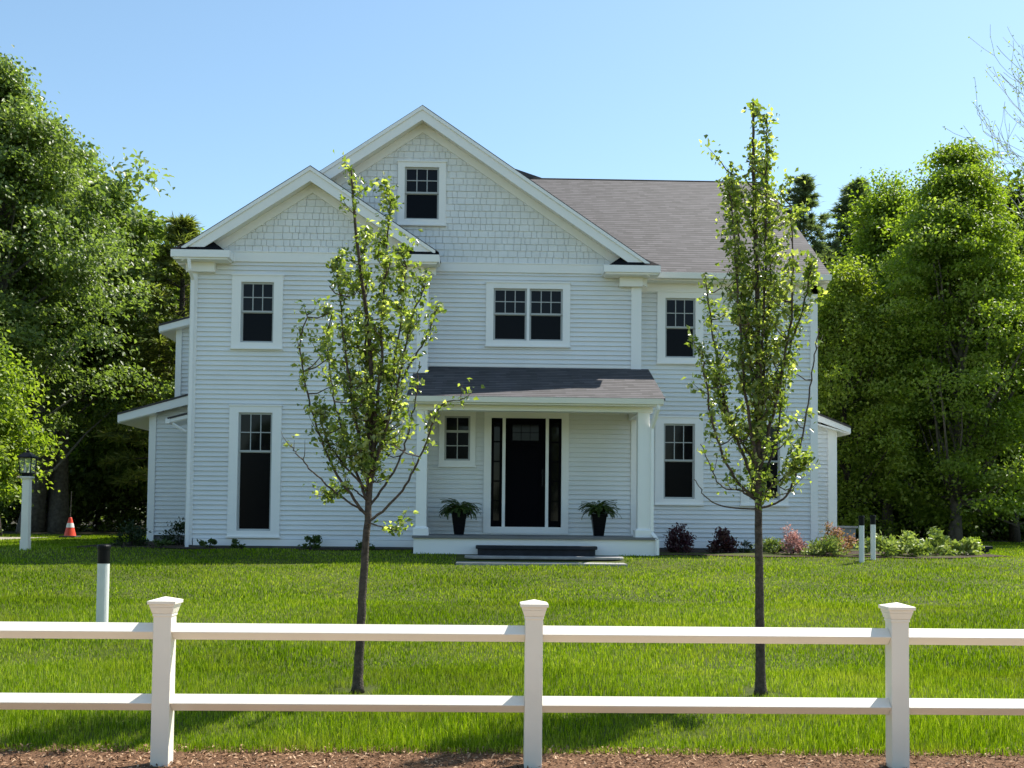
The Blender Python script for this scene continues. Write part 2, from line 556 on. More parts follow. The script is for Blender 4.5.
def join(parts):
    vs_, fs_, ts_, off = [], [], [], 0
    for v, f, t in parts:
        vs_.append(v); fs_.append(f + off); ts_.append(t); off += len(v)
    return np.concatenate(vs_), np.concatenate(fs_), np.concatenate(ts_)
parts = [
    grass('a', 120000, lambda y: (-.50 * y - .9, .55 * y + .9), 7.36, 10.2, .04, .105, .0045, ypow=1.1),
    grass('b', 130000, lambda y: (-.50 * y - .9, .55 * y + .9), 10.0, 15.0, .035, .075, .007),
    grass('c', 120000, lambda y: (-.52 * y - 1, .56 * y + 1), 14.6, 23.0, .03, .06, .012),
    grass('d', 30000, lambda y: (-.55 * y - 1, np.full_like(y, -8.6)), 22.5, 34.0, .03, .06, .018),
    grass('e', 26000, lambda y: (np.full_like(y, 8.3), .56 * y + 2), 22.3, 37.0, .03, .06, .018)]
v, f, t = join(parts)
me = mesh_np('lawn_grass', v, f, t, M['grass'])
o = bpy.data.objects.new('lawn_grass', me)
C.objects.link(o)
tag(o, 'mown green lawn grass between the fence and the house', 'grass', kind='stuff')

# bark chips lying on the mulch
n = 9000
cen = np.stack([rng.uniform(-4.4, 5.0, n), 6.3 + 1.22 * rng.random(n) ** .8, np.zeros(n)], 1)
cen[:, 2] = gza(cen[:, 1]) + .016 + rng.random(n) * .016
d = rnd_dirs(n); d[:, 2] *= .35
nn = rnd_dirs(n, 3)
o = leaf_obj('mulch_chips', cen, d, nn, rng.uniform(.018, .055, n), rng.uniform(.008, .018, n), M['chip'], tint=rng.beta(1.6, 2, n), fold=.1)
tag(o, 'shredded brown bark mulch under the white fence', 'mulch', kind='stuff')

# ------------------------------------------------------------------ the house
Y1, Y2, Y3 = 23.4, 24.0, 24.7          # wall planes: left wing, middle, right wing
GZ = .90
house = empty('house', (0, 24, GZ), 'large pale grey clapboard house with white trim, two front gables and a porch', 'house')
REV = .107

def siding(mb, x0, x1, y, z0, z1, openings=(), zref=1.0, top=None):
    """lapped boards on a wall facing the camera (normal -Y)"""
    k0 = math.floor((z0 - zref) / REV)
    k = k0
    while True:
        zb = max(z0, zref + k * REV)
        zt = min(z1, zref + (k + 1) * REV)
        if zb >= z1 - 1e-6:
            break
        k += 1
        if zt <= zb + 1e-4:
            continue
        spans = [(x0, x1)]
        for a, b, c, d in openings:
            if zt > c and zb < d:
                ns = []
                for s0, s1 in spans:
                    if b <= s0 or a >= s1:
                        ns.append((s0, s1))
                    else:
                        if a > s0: ns.append((s0, a))
                        if b < s1: ns.append((b, s1))
                spans = ns
        for s0, s1 in spans:
            if top:
                s0, s1 = max(s0, top(zt)[0]), min(s1, top(zt)[1])
                if s1 <= s0:
                    continue
            mb.face([(s0, y - .027, zb), (s1, y - .027, zb), (s1, y + .010, zt), (s0, y + .010, zt)])
            mb.face([(s0, y + .012, zb), (s1, y + .012, zb), (s1, y - .027, zb), (s0, y - .027, zb)])

def siding_side(mb, x, y0, y1, z0, z1, sgn):
    z = z0
    while z < z1 - 1e-4:
        zt = min(z1, z + REV)
        q = [(x + sgn * .02, y0, z), (x + sgn * .02, y1, z), (x + sgn * .004, y1, zt), (x + sgn * .004, y0, zt)]
        mb.face(q if sgn > 0 else list(reversed(q)))
        mb.face([(x, y0, z), (x, y1, z), (x + sgn * .02, y1, z), (x + sgn * .02, y0, z)])
        z = zt

# apertures (outer casing rectangles) : x0, x1, z0, z1
W_UL = (-5.75, -4.62, 5.35, 6.97)
W_LL = (-5.75, -4.60, 1.165, 4.05)
W_AT = (-2.155, -1.045, 8.35, 9.80)
W_DB = (-.09, 1.845, 5.575, 7.02)
W_RU = (3.97, 5.07, 5.335, 7.015)
W_RL = (3.935, 5.075, 1.99, 4.03)
W_RR = (5.97, 7.10, 1.99, 4.03)
W_PW = (-1.13, -.30, 2.80, 4.03)
DOOR = (-.10, 1.84, 1.27, 4.05)
def inner(w, k=.06):
    return (w[0] + k, w[1] - k, w[2] + k, w[3] - k)

mb = MB(); siding(mb, -6.64, -1.415, Y1, 1.10, 7.30, [inner(W_UL), inner(W_LL)])
mb.build('siding_wall', M['siding'], house)
mb = MB(); siding(mb, -1.44, 3.458, Y2, 1.10, 7.28, [inner(W_DB), inner(W_PW), inner(DOOR)])
mb.build('siding_wall', M['siding'], house)
mb = MB(); siding(mb, 3.43, 7.77, Y3, 1.10, 7.34, [inner(W_RU), inner(W_RL), inner(W_RR)])
mb.build('siding_wall', M['siding'], house)
# side and rear walls
mb = MB()
siding_side(mb, 7.77, Y3, 35.3, 1.1, 7.34, 1)
siding_side(mb, -6.64, Y1, 35.3, 1.1, 7.34, -1)
siding_side(mb, -1.415, Y1, Y2, 1.1, 7.3, 1)
siding_side(mb, 3.458, Y2, Y3, 1.1, 7.3, 1)
mb.face([(7.77, Y3, 7.34), (7.77, 35.3, 7.34), (7.77, 30, 11.2)])
mb.face([(7.77, 35.3, .9), (-6.64, 35.3, .9), (-6.64, 35.3, 7.34), (7.77, 35.3, 7.34)])
mb.build('side_wall', M['siding'], house)
# foundation and skirt
for q in ((-6.6, Y1 + .02, .6, -1.45, 30, .98), (-1.45, Y2 + .02, .6, 3.42, 30.01, .98), (3.42, Y3 + .02, .6, 7.74, 35.2, .98)):
    mb = MB()
    mb.box(*q)
    mb.build('foundation', M['concrete'], house)
for a, b, y in ((-6.50, -1.56, Y1), (3.6, 7.63, Y3)):
    mb = MB()
    mb.box(a, y - .027, .955, b, y + .01, 1.10)
    mb.build('skirt_board', M['trim'], house)

# shingled gables
def shakes(x0, x1, y, z0, rake, name, holes=()):
    mb = MB()
    z = z0
    r = random.Random(int(z0 * 100 + x0 * 7))
    row = 0
    while True:
        zt = z + .152
        x = x0
        any_ = False
        while x < x1:
            w = r.choice([.09, .12, .14, .16, .19, .22])
            a, b = x, min(x + w, x1)
            x = b
            top = min(zt, rake(a), rake(b))
            if top <= z + .02:
                continue
            blocked = False
            for h in holes:
                if b > h[0] and a < h[1] and top > h[2] and z < h[3]:
                    blocked = True
            if blocked:
                continue
            any_ = True
            g = .008
            o_ = .026 + r.uniform(-.003, .003)
            ot = .008
            zb = z + r.uniform(-.002, .002)
            mb.face([(a + g, y - o_, zb), (b - g, y - o_, zb), (b - g, y - ot, top), (a + g, y - ot, top)])
            mb.face([(a + g, y, zb), (b - g, y, zb), (b - g, y - o_, zb), (a + g, y - o_, zb)])
            mb.face([(a + g, y, zb), (a + g, y - o_, zb), (a + g, y - ot, top), (a + g, y, top)])
            mb.face([(b - g, y - o_, zb), (b - g, y, zb), (b - g, y, top), (b - g, y - ot, top)])
        z = zt
        row += 1
        if not any_ or row > 60:
            break
    o = mb.build(name, M['shingle_gray'], house)
    return o
R1x, R1z, S1 = -4.0, 9.36, .66        # left gable roof ridge (outer face), slope
R2x, R2z, S2 = -1.59, 11.0, .678
def rk1(x): return R1z - .28 - S1 * abs(x - R1x)
def rk2(x): return R2z - .28 - S2 * abs(x - R2x)
shakes(-6.5, -1.5, Y1, 7.50, rk1, 'gable_shingles')
shakes(-4.9, 3.3, Y2, 7.475, rk2, 'gable_shingles', [inner(W_AT)])
# solid backing walls of the gables
mb = MB()
mb.prism([(-6.62, Y1 + .002, 7.3), (-1.43, Y1 + .002, 7.3), (-1.43, Y1 + .002, rk1(-1.43) - .02), (R1x, Y1 + .002, R1z - .26), (-6.62, Y1 + .002, rk1(-6.62) - .02)], (0, .1, 0))
mb.build('gable_wall', M['siding'], house)
mb = MB()
yb = Y2 + .003
zt_ = lambda x: rk2(x) - .02
for pg in ([(-6.0, 7.28), (-2.07, 7.28), (-2.07, zt_(-2.07)), (-6.0, zt_(-6.0))],
           [(-2.07, 7.28), (-1.13, 7.28), (-1.13, 8.43), (-2.07, 8.43)],
           [(-2.07, 9.72), (-1.13, 9.72), (-1.13, zt_(-1.13)), (R2x, zt_(R2x)), (-2.07, zt_(-2.07))],
           [(-1.13, 7.28), (3.44, 7.28), (3.44, zt_(3.44)), (-1.13, zt_(-1.13))]):
    mb.prism([(x, yb, z) for x, z in pg], (0, .015, 0))
mb.build('gable_wall', M['siding'], house)
# belt boards between siding and shingles
mb = MB()
mb.box(-5.9, Y1 - .04, 7.285, -2.2, Y1 + .01, 7.50)
mb.box(-5.9, Y1 - .055, 7.50, -2.2, Y1 + .01, 7.525)
mb.build('belt_board', M['trim'], house)
mb = MB()
mb.box(-1.40, Y2 - .04, 7.27, 2.75, Y2 + .01, 7.465)
mb.box(-1.40, Y2 - .055, 7.465, 2.75, Y2 + .01, 7.49)
mb.build('belt_board', M['trim'], house)
# corner boards
for (a, b, y, z0, z1, sx) in ((-6.675, -6.52, Y1, .96, 7.25, -1), (-1.63, -1.38, Y1, 4.84, 7.25, 1), (3.255, 3.49, Y2, 5.0, 7.25, 1), (7.63, 7.80, Y3, .96, 7.33, 1)):
    mb = MB()
    mb.box(a, y - .045, z0, b, y + .002, z1)
    if sx > 0:
        mb.box(b - .035, y + .002, z0, b, y + .14, z1)
    else:
        mb.box(a, y + .002, z0, a + .035, y + .14, z1)
    mb.build('corner_board', M['trim'], house)
# lower continuations of the corner boards beside the porch
mb = MB(); mb.box(-1.60, Y1 - .045, 1.24, -1.415, Y1 + .002, 3.9); mb.build('corner_board', M['trim'], house)
mb = MB(); mb.box(3.27, Y2 - .045, 1.27, 3.42, Y2 + .002, 4.05); mb.build('corner_board', M['trim'], house)

# ---- roofs
def roof_slab(mb, poly, th=.022):
    """roof plane polygon (outer face); uv in metres along the eave and up the slope"""
    P = [Vector(p) for p in poly]
    nrm = Vector((0, 0, 0))
    for i in range(len(P)):
        a, b = P[i], P[(i + 1) % len(P)]
        nrm += Vector(((a.y - b.y) * (a.z + b.z), (a.z - b.z) * (a.x + b.x), (a.x - b.x) * (a.y + b.y)))
    nrm.normalize()
    if nrm.z < 0:
        P.reverse(); nrm = -nrm
    up = (Vector((0, 0, 1)) - nrm * nrm.z).normalized()
    al = up.cross(nrm)
    uv = [(p.dot(al), p.dot(up)) for p in P]
    mb.face(P, uv)
    Q = [p - Vector((0, 0, th)) for p in P]
    mb.face(list(reversed(Q)), [(0, 0)] * len(P))
    for i in range(len(P)):
        j = (i + 1) % len(P)
        mb.face([P[j], P[i], Q[i], Q[j]], [(.11, .0715)] * 4)
EV = 7.40
RZ = 11.42
K = (RZ - EV) / (30 - 24.25)
HX = R2x + (RZ - 11) / S2
mb = MB()
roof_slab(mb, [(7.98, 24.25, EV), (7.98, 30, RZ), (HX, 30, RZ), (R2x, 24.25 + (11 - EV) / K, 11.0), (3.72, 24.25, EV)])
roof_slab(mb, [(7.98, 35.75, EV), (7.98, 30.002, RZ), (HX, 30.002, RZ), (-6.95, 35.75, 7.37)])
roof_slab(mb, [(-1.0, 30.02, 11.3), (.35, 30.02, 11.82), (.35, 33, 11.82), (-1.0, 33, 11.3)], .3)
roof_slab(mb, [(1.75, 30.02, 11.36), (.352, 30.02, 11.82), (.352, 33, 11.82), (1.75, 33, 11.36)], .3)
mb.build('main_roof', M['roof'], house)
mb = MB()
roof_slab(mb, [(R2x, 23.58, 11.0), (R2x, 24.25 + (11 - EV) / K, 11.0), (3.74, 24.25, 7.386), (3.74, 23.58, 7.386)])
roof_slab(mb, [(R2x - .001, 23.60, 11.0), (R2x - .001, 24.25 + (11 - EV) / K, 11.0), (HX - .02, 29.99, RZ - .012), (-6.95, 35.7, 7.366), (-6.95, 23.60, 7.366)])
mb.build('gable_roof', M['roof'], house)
mb = MB()
roof_slab(mb, [(R1x, 22.98, R1z), (R1x, 23.596, R1z), (-6.86, 23.596, R1z - S1 * 2.86), (-6.86, 22.98, R1z - S1 * 2.86)])
roof_slab(mb, [(R1x + .001, 22.98, R1z), (R1x + .001, 23.99, R1z), (-1.14, 23.99, R1z - S1 * 2.86), (-1.14, 22.98, R1z - S1 * 2.86)])
mb.build('gable_roof', M['roof'], house)
# ridge caps
mb = MB()
mb.tube([(HX, 30, RZ), (7.98, 30, RZ)], [.025, .025], 6)
mb.build('ridge_cap', M['roof'], house)

# rakes: fascia board, soffit, frieze
def rake(rx, rz, s, xl, xr, yf, yw, lstart=None):
    b = MB(); so = MB(); fr = MB()
    for sg, xe in ((-1, xl), (1, xr)):
        x0 = rx
        z = lambda x: rz - s * abs(x - rx)
        if lstart is not None and sg < 0:
            xe = lstart
        t0, t1 = -.0235, -.34
        mb_pts = [(x0, yf, z(x0) + t0), (xe, yf, z(xe) + t0), (xe, yf, z(xe) + t1), (x0, yf, z(x0) + t1)]
        if sg > 0: mb_pts.reverse()
        b.prism(mb_pts, (0, .035, 0))
        crown = [(x0, yf - .03, z(x0) + t0 - .001), (xe, yf - .03, z(xe) + t0 - .001), (xe, yf - .03, z(xe) + t0 - .085), (x0, yf - .03, z(x0) + t0 - .085)]
        if sg > 0: crown.reverse()
        b.prism(crown, (0, .029, 0))
        sp = [(x0, yf + .036, z(x0) - .27), (xe, yf + .036, z(xe) - .27), (xe, yf + .036, z(xe) - .29), (x0, yf + .036, z(x0) - .29)]
        if sg > 0: sp.reverse()
        so.prism(sp, (0, yw - yf - .04, 0))
        fp = [(x0, yw - .05, z(x0) - .292), (xe, yw - .05, z(xe) - .292), (xe, yw - .05, z(xe) - .50), (x0, yw - .05, z(x0) - .50)]
        if sg > 0: fp.reverse()
        fr.prism(fp, (0, .048, 0))
    b.build('rake_board', M['trim'], house)
    so.build('soffit', M['trim'], house)
    fr.build('frieze_board', M['trim'], house)
rake(R1x, R1z, S1, -6.78, -1.22, 23.0, Y1)
rake(R2x, R2z, S2, -6.9, 3.62, 23.6, Y2, lstart=-3.9)

# cornice returns at the feet of the gables
def ret(x_out, x_in, yf, yw, zt):
    """boxed return with a small hipped shingle cap"""
    sg = 1 if x_in > x_out else -1
    lo, hi = min(x_out, x_in), max(x_out, x_in)
    b = MB()
    b.box(lo, yf, zt - .16, hi, yw - .002, zt)                 # gutter-like box
    b.box(lo + .05, yf + .04, zt - .20, hi - .05, yw - .002, zt - .16)
    b.build('cornice_return', M['trim'], house)
    c = MB()
    ix = x_in - sg * .12
    mid = x_in - sg * .62
    apex = (mid, yw - .10, zt + .40)
    c.face([(x_out, yf, zt + .004), (ix, yf, zt + .004), apex] if sg > 0 else [(ix, yf, zt + .004), (x_out, yf, zt + .004), apex], [(0, 0), (1, 0), (.5, .5)])
    c.face([(ix, yf, zt + .004), (ix, yw - .03, zt + .004), apex] if sg > 0 else [(ix, yw - .03, zt + .004), (ix, yf, zt + .004), apex], [(0, 0), (1, 0), (.5, .5)])
    c.face([(x_out, yw - .03, zt + .004), (x_out, yf, zt + .004), apex] if sg > 0 else [(x_out, yf, zt + .004), (x_out, yw - .03, zt + .004), apex], [(0, 0), (1, 0), (.5, .5)])
    c.build('return_cap', M['roofdark'], house)
    k = MB()
    a = x_out + sg * .36
    e = x_in - sg * .40
    k.box(min(a, e), yw - .16, zt - .41, max(a, e), yw - .004, zt - .20)
    k.build('return_block', M['trim'], house)
ret(-7.0, -5.72, 22.93, Y1, 7.43)
ret(-1.13, -2.35, 22.93, Y1, 7.40)
ret(3.86, 2.57, 23.52, Y2, 7.375)
# eaves of the right wing: gutter, soffit, frieze
b = MB()
b.prism([(3.72, 24.18, 7.25), (3.72, 24.15, 7.38), (3.72, 24.30, 7.38), (3.72, 24.30, 7.25)], (4.26, 0, 0))
b.build('gutter', M['trim'], house)
b = MB(); b.box(3.50, 24.31, 7.22, 7.97, Y3 - .002, 7.25); b.build('soffit', M['trim'], house)
b = MB(); b.box(3.5, Y3 - .045, 7.02, 7.80, Y3 + .0, 7.22); b.build('frieze_board', M['trim'], house)
b = MB()
pr = [(7.98, 24.32, 7.32), (7.98, 30, RZ - .10), (7.98, 30, RZ - .35), (7.98, 24.60, 7.10)]
b.prism(pr, (-.03, 0, 0))
b.build('rake_board', M['trim'], house)
b = MB(); b.box(-6.98, 23.45, 7.22, -6.62, 35.4, 7.30); b.box(-7.02, 23.45, 7.26, -6.98, 35.4, 7.40); b.build('soffit', M['trim'], house)

# ---- windows
def window(w, y, cas=.20, sill=True, cols=3, rows=2, double=False, low=(0, 0), glass='glass', top_frac=.5, castop=None):
    x0, x1, z0, z1 = w
    ct = castop or cas * .72
    c = MB()
    yo, yi = y - .055, y + .04
    c.box(x0, yo, z0, x0 + cas, yi, z1)
    c.box(x1 - cas, yo, z0, x1, yi, z1)
    c.box(x0 + cas, yo, z1 - ct, x1 - cas, yi, z1)
    c.box(x0 - .015, yo - .02, z1, x1 + .015, y, z1 + .03)
    zb = .12 if sill else .1
    c.box(x0 + cas, yo, z0, x1 - cas, yi, z0 + zb)
    fr = c.build('window', M['trim'], house)
    if sill:
        s = MB(); s.box(x0 - .02, yo - .035, z0 - .035, x1 + .02, y, z0 + .0); s.build('sill', M['trim'], fr)
    spans = [(x0 + cas, x1 - cas)]
    if double:
        m = (x0 + x1) / 2
        spans = [(x0 + cas, m - .03), (m + .03, x1 - cas)]
        mu = MB(); mu.box(m - .03, yo, z0 + zb, m + .03, yi, z1 - ct); mu.build('mullion', M['trim'], fr)
    for a, b_ in spans:
        s = MB(); p = MB(); ps = MB()
        zs0, zs1 = z0 + zb, z1 - ct
        mz = zs0 + (zs1 - zs0) * (1 - top_frac)
        fw = .042
        ys = y - .004
        for (q0, q1, yy, gc, gr) in ((mz, zs1, ys, cols, rows), (zs0, mz + .03, ys + .028, low[0], low[1])):
            s.box(a, yy, q0, a + fw, yy + .03, q1)
            s.box(b_ - fw, yy, q0, b_, yy + .03, q1)
            s.box(a + fw, yy, q1 - fw, b_ - fw, yy + .03, q1)
            s.box(a + fw, yy, q0, b_ - fw, yy + .03, q0 + fw)
            W_, H_ = b_ - a - 2 * fw, q1 - q0 - 2 * fw
            for i in range(1, gc):
                xx = a + fw + W_ * i / gc
                s.box(xx - .010, yy + .003, q0 + fw, xx + .010, yy + .02, q1 - fw)
            for i in range(1, gr):
                zz = q0 + fw + H_ * i / gr
                xs_ = [a + fw + W_ * k / max(gc, 1) for k in range(max(gc, 1) + 1)]
                for k in range(len(xs_) - 1):
                    s.box(xs_[k] + (.010 if k else 0), yy + .003, zz - .010, xs_[k + 1] - (.010 if k < len(xs_) - 2 else 0), yy + .02, zz + .010)
            (p if yy == ys else ps).box(a + fw * .6, yy + .022, q0 + fw * .6, b_ - fw * .6, yy + .027, q1 - fw * .6)
        s.build('sash', M['sash'], fr)
        p.build('pane', M[glass], fr)
        ps.build('pane', M['screen' if glass == 'glass' else glass], fr)
    return fr
window(W_UL, Y1)
window(W_LL, Y1, top_frac=.335)
window(W_AT, Y2, cas=.16)
window(W_DB, Y2, cas=.17, double=True)
window(W_RU, Y3, cas=.19)
window(W_RL, Y3, cas=.20)
window(W_RR, Y3, cas=.20)
window(W_PW, Y2, cas=.12, cols=2, rows=1, low=(2, 2), glass='glass', top_frac=.36)

# ---- front door with sidelights
x0, x1, z0, z1 = DOOR
c = MB()
c.box(x0, Y2 - .06, z0, x0 + .165, Y2 + .08, z1)
c.box(x1 - .165, Y2 - .06, z0, x1, Y2 + .08, z1)
c.box(x0 + .165, Y2 - .06, z1 - .14, x1 - .165, Y2 + .08, z1)
c.box(x0 - .02, Y2 - .08, z1, x1 + .02, Y2, z1 + .03)
c.box(x0 + .165, Y2 - .06, z0, x1 - .165, Y2 + .08, z0 + .15)
for xm in (.355, 1.345):
    c.box(xm - .035, Y2 - .02, z0 + .15, xm + .035, Y2 + .08, z1 - .14)
c.build('door_frame', M['trim'], house)
d = MB()
zb, zt = 1.42, 3.91
xa, xb = .39, 1.31
yd = Y2 + .03
d.box(xa, yd, zb, xb, yd + .045, zt)
for xx0, xx1 in ((xa, xa + .13), (xb - .13, xb), ((xa + xb) / 2 - .05, (xa + xb) / 2 + .05)):
    d.box(xx0, yd - .012, zb, xx1, yd - .001, 3.30)
for zz0, zz1 in ((zb + .001, zb + .25), (3.301, 3.38), (3.78, zt - .001)):
    d.box(xa + .001, yd - .013, zz0, xb - .001, yd - .0015, zz1)
door = d.build('front_door', M['black_paint'], house)
for i in range(3):
    for j in range(2):
        l = MB()
        gx = xa + .16 + i * .205
        gz0 = 3.40 + j * .19
        l.box(gx, yd - .010, gz0, gx + .19, yd - .002, gz0 + .175)
        l.build('glass_lite', M['lite'], door)
h = MB(); h.box(xb - .085, yd - .03, 2.35, xb - .045, yd - .014, 2.75); h.tube([(xb - .065, yd - .03, 2.40), (xb - .065, yd - .07, 2.42), (xb - .065, yd - .07, 2.60), (xb - .065, yd - .03, 2.62)], [.012] * 4, 6)
h.build('handle', M['metal_black'], door)
for a, b_ in ((.066, .318), (1.382, 1.674)):
    s = MB()
    s.box(a, yd, 1.42, a + .06, yd + .04, 3.91); s.box(b_ - .06, yd, 1.42, b_, yd + .04, 3.91)
    s.box(a + .06, yd, 3.82, b_ - .06, yd + .04, 3.91); s.box(a + .06, yd, 1.42, b_ - .06, yd + .04, 1.56)
    n_ = 5
    for k in range(1, n_):
        zz = 1.56 + (3.82 - 1.56) * k / n_
        s.box(a + .06, yd + .002, zz - .015, b_ - .06, yd + .03, zz + .015)
    sd = s.build('sidelight', M['black_paint'], house)
    g_ = MB(); g_.box(a + .05, yd + .031, 1.5, b_ - .05, yd + .036, 3.85); g_.build('pane', M['glass'], sd)

# ---- porch
b = MB(); b.box(-1.57, 21.88, 1.19, 3.55, Y2 - .03, 1.245); b.build('porch_floor', M['floor'], house)
b = MB(); b.box(-1.54, 21.93, .70, 3.52, 23.3, 1.19); b.box(-1.56, 21.91, .70, 3.54, 21.93, .83); b.build('porch_skirt', M['trim'], house)
b = MB(); b.box(-1.37, Y2 - .035, 1.245, 3.42, Y2 + .001, 1.27); b.build('porch_trim', M['trim'], house)
b = MB(); b.box(-1.37, Y2 - .05, 4.06, 3.42, Y2 + .001, 4.11); b.build('porch_trim', M['trim'], house)
for cx, w in ((-1.40, .22), (3.275, .25)):
    c = MB(); c.box(cx - w / 2, 22.15 - w / 2, 1.24, cx + w / 2, 22.15 + w / 2, 3.90)
    col = c.build('porch_column', M['trim'], house, bevel=.006)
    k = MB(); k.box(cx - w / 2 - .05, 22.15 - w / 2 - .05, 1.246, cx + w / 2 + .05, 22.15 + w / 2 + .05, 1.39)
    k.frustum(cx, 22.15, 1.39, 1.43, w + .10, w + .02); k.build('column_base', M['trim'], col)
b = MB()
b.box(-1.54, 22.0, 3.88, 3.46, 22.3, 4.08)                       # front beam
b.box(-1.54, 22.302, 3.89, -1.30, 23.3, 4.08)
b.box(3.20, 22.302, 3.89, 3.44, Y2 - .06, 4.08)
b.build('porch_beam', M['trim'], house)
b = MB(); b.box(-1.28, 22.305, 4.075, 3.19, Y2 - .055, 4.10); b.build('porch_ceiling', M['trim'], house)
b = MB(); b.box(-1.66, 21.73, 3.985, 3.60, 21.998, 4.005); b.build('soffit', M['trim'], house)
b = MB()
b.prism([(-1.69, 21.66, 4.02), (-1.69, 21.62, 4.13), (-1.69, 21.74, 4.13), (-1.69, 21.74, 4.00)], (5.32, 0, 0))
b.build('gutter', M['trim'], house)
def pz(y): return 4.14 + (y - 21.64) * .40
mb = MB()
roof_slab(mb, [(-1.70, 21.64, pz(21.64)), (3.66, 21.64, pz(21.64)), (3.66, Y2 - .02, pz(Y2 - .02)), (-1.375, Y2 - .02, pz(Y2 - .02)), (-1.375, Y1 - .05, pz(Y1 - .05)), (-1.70, Y1 - .05, pz(Y1 - .05))], .05)
mb.build('porch_roof', M['roof'], house)
b = MB()
b.prism([(3.63, 21.75, pz(21.75) - .055), (3.63, Y2 - .03, pz(Y2 - .03) - .055), (3.63, Y2 - .03, pz(Y2 - .03) - .22), (3.63, 21.75, 4.0)], (-.03, 0, 0))
b.prism([(3.45, 22.0, 4.082), (3.45, Y2 - .03, 4.082), (3.45, Y2 - .03, pz(Y2) - .07), (3.45, 22.0, pz(22) - .07)], (-.04, 0, 0))
b.build('rake_board', M['trim'], house)
b = MB(); b.box(-1.37, Y2 - .035, pz(Y2) + .003, 3.25, Y2 - .021, pz(Y2) + .06); b.build('flashing_board', M['trim'], house)
# downspouts
b = MB()
def spout(b, pts, w=.075):
    for i in range(len(pts) - 1):
        b.tube([pts[i], pts[i + 1]], [w / 2 * 1.3] * 2, 4)
spout(b, [(3.52, 21.72, 4.03), (3.52, 21.72, 3.93), (3.44, 22.02, 3.55), (3.44, 22.02, 1.35), (3.54, 21.90, 1.2), (3.54, 21.90, .88)])
b.build('downspout', M['trim'], house)
b = MB()
spout(b, [(-6.62, 22.98, 7.26), (-6.60, 23.02, 7.0), (-6.61, 23.29, 6.85), (-6.61, 23.29, .88)])
b.build('downspout', M['trim'], house)

# ---- side wings
wl = MB(); siding(wl, -8.46, -6.6, 26.5, 1.1, 4.85, top=lambda z: (-9.32 + (z - 4.10 + .12) / .289, 0)); wl.face([(-8.46, 26.5, 1.0), (-8.46, 32, 1.0), (-8.46, 32, 4.1), (-8.46, 26.5, 4.1)])
wl.build('siding_wall', M['siding'], house)
wl = MB(); siding(wl, -8.08, -6.6, 27.3, 4.2, 7.0, top=lambda z: (-8.50 + (z - 6.50 + .12) / .287, 0)); wl.face([(-8.08, 27.3, 4.2), (-8.08, 31, 4.2), (-8.08, 31, 6.45), (-8.08, 27.3, 6.45)])
wl.build('siding_wall', M['siding'], house)
b = MB(); b.box(-8.51, 26.455, .95, -8.34, 26.52, 4.16); b.build('corner_board', M['trim'], house)
b = MB(); b.box(-8.13, 27.255, 4.3, -7.98, 27.32, 6.5); b.build('corner_board', M['trim'], house)
def shed(xo, zo, xi, zi, y0, y1, th=.2):
    r_ = MB(); roof_slab(r_, [(xo, y0, zo), (xi, y0, zi), (xi, y1, zi), (xo, y1, zo)], .045)
    r_.build('side_roof', M['roof'], house)
    f_ = MB(); pts = [(xo, y0 + .02, zo - .047), (xi, y0 + .02, zi - .047), (xi, y0 + .02, zi - .047 - th), (xo, y0 + .02, zo - .047 - th * .75)]
    if xo > xi: pts.reverse()
    f_.prism(pts, (0, .03, 0)); f_.build('rake_board', M['trim'], house)
    s_ = MB(); sx = 1 if xi > xo else -1
    s_.prism([(xo, y0 + .052, zo - .047 - th * .7), (xo + sx * .9, y0 + .052, zo - .047 - th * .7 + .25), (xo + sx * .9, y0 + .052, zo - .05 - th * .7 + .22), (xo, y0 + .052, zo - .08 - th * .7)], (0, y1 - y0 - .1, 0))
    s_.build('soffit', M['trim'], house)
shed(-9.20, 4.12, -6.62, 4.87, 26.15, 32.3, .24)
shed(-8.50, 6.50, -6.62, 7.04, 27.0, 31.3, .20)
shed(-7.62, 3.92, -6.66, 4.18, 25.0, 25.9, .10)
b = MB(); b.box(-7.66, 25.0, 3.78, -7.56, 25.9, 3.90); b.tube([(-7.5, 25.05, 3.78), (-7.2, 25.05, 3.6), (-6.75, 25.3, 3.55)], [.035] * 3, 6); b.build('gutter', M['trim'], house)
wl = MB(); siding(wl, 7.7, 8.66, 26.0, 1.1, 4.4, top=lambda z: (0, 8.96 - (z - 3.97 + .12) / .388)); wl.face([(8.66, 26, 1.0), (8.66, 32, 1.0), (8.66, 32, 4.0), (8.66, 26, 4.0)])
wl.build('siding_wall', M['siding'], house)
b = MB(); b.box(8.47, 25.955, .95, 8.69, 26.02, 4.05); b.build('corner_board', M['trim'], house)
shed(8.96, 3.97, 7.80, 4.42, 25.7, 32, .17)
for q in ((-8.4, 26.53, .6, -6.7, 31, 1.1), (7.8, 26.03, .6, 8.6, 31, 1.1)):
    b = MB(); b.box(*q); b.build('foundation', M['concrete'], house)

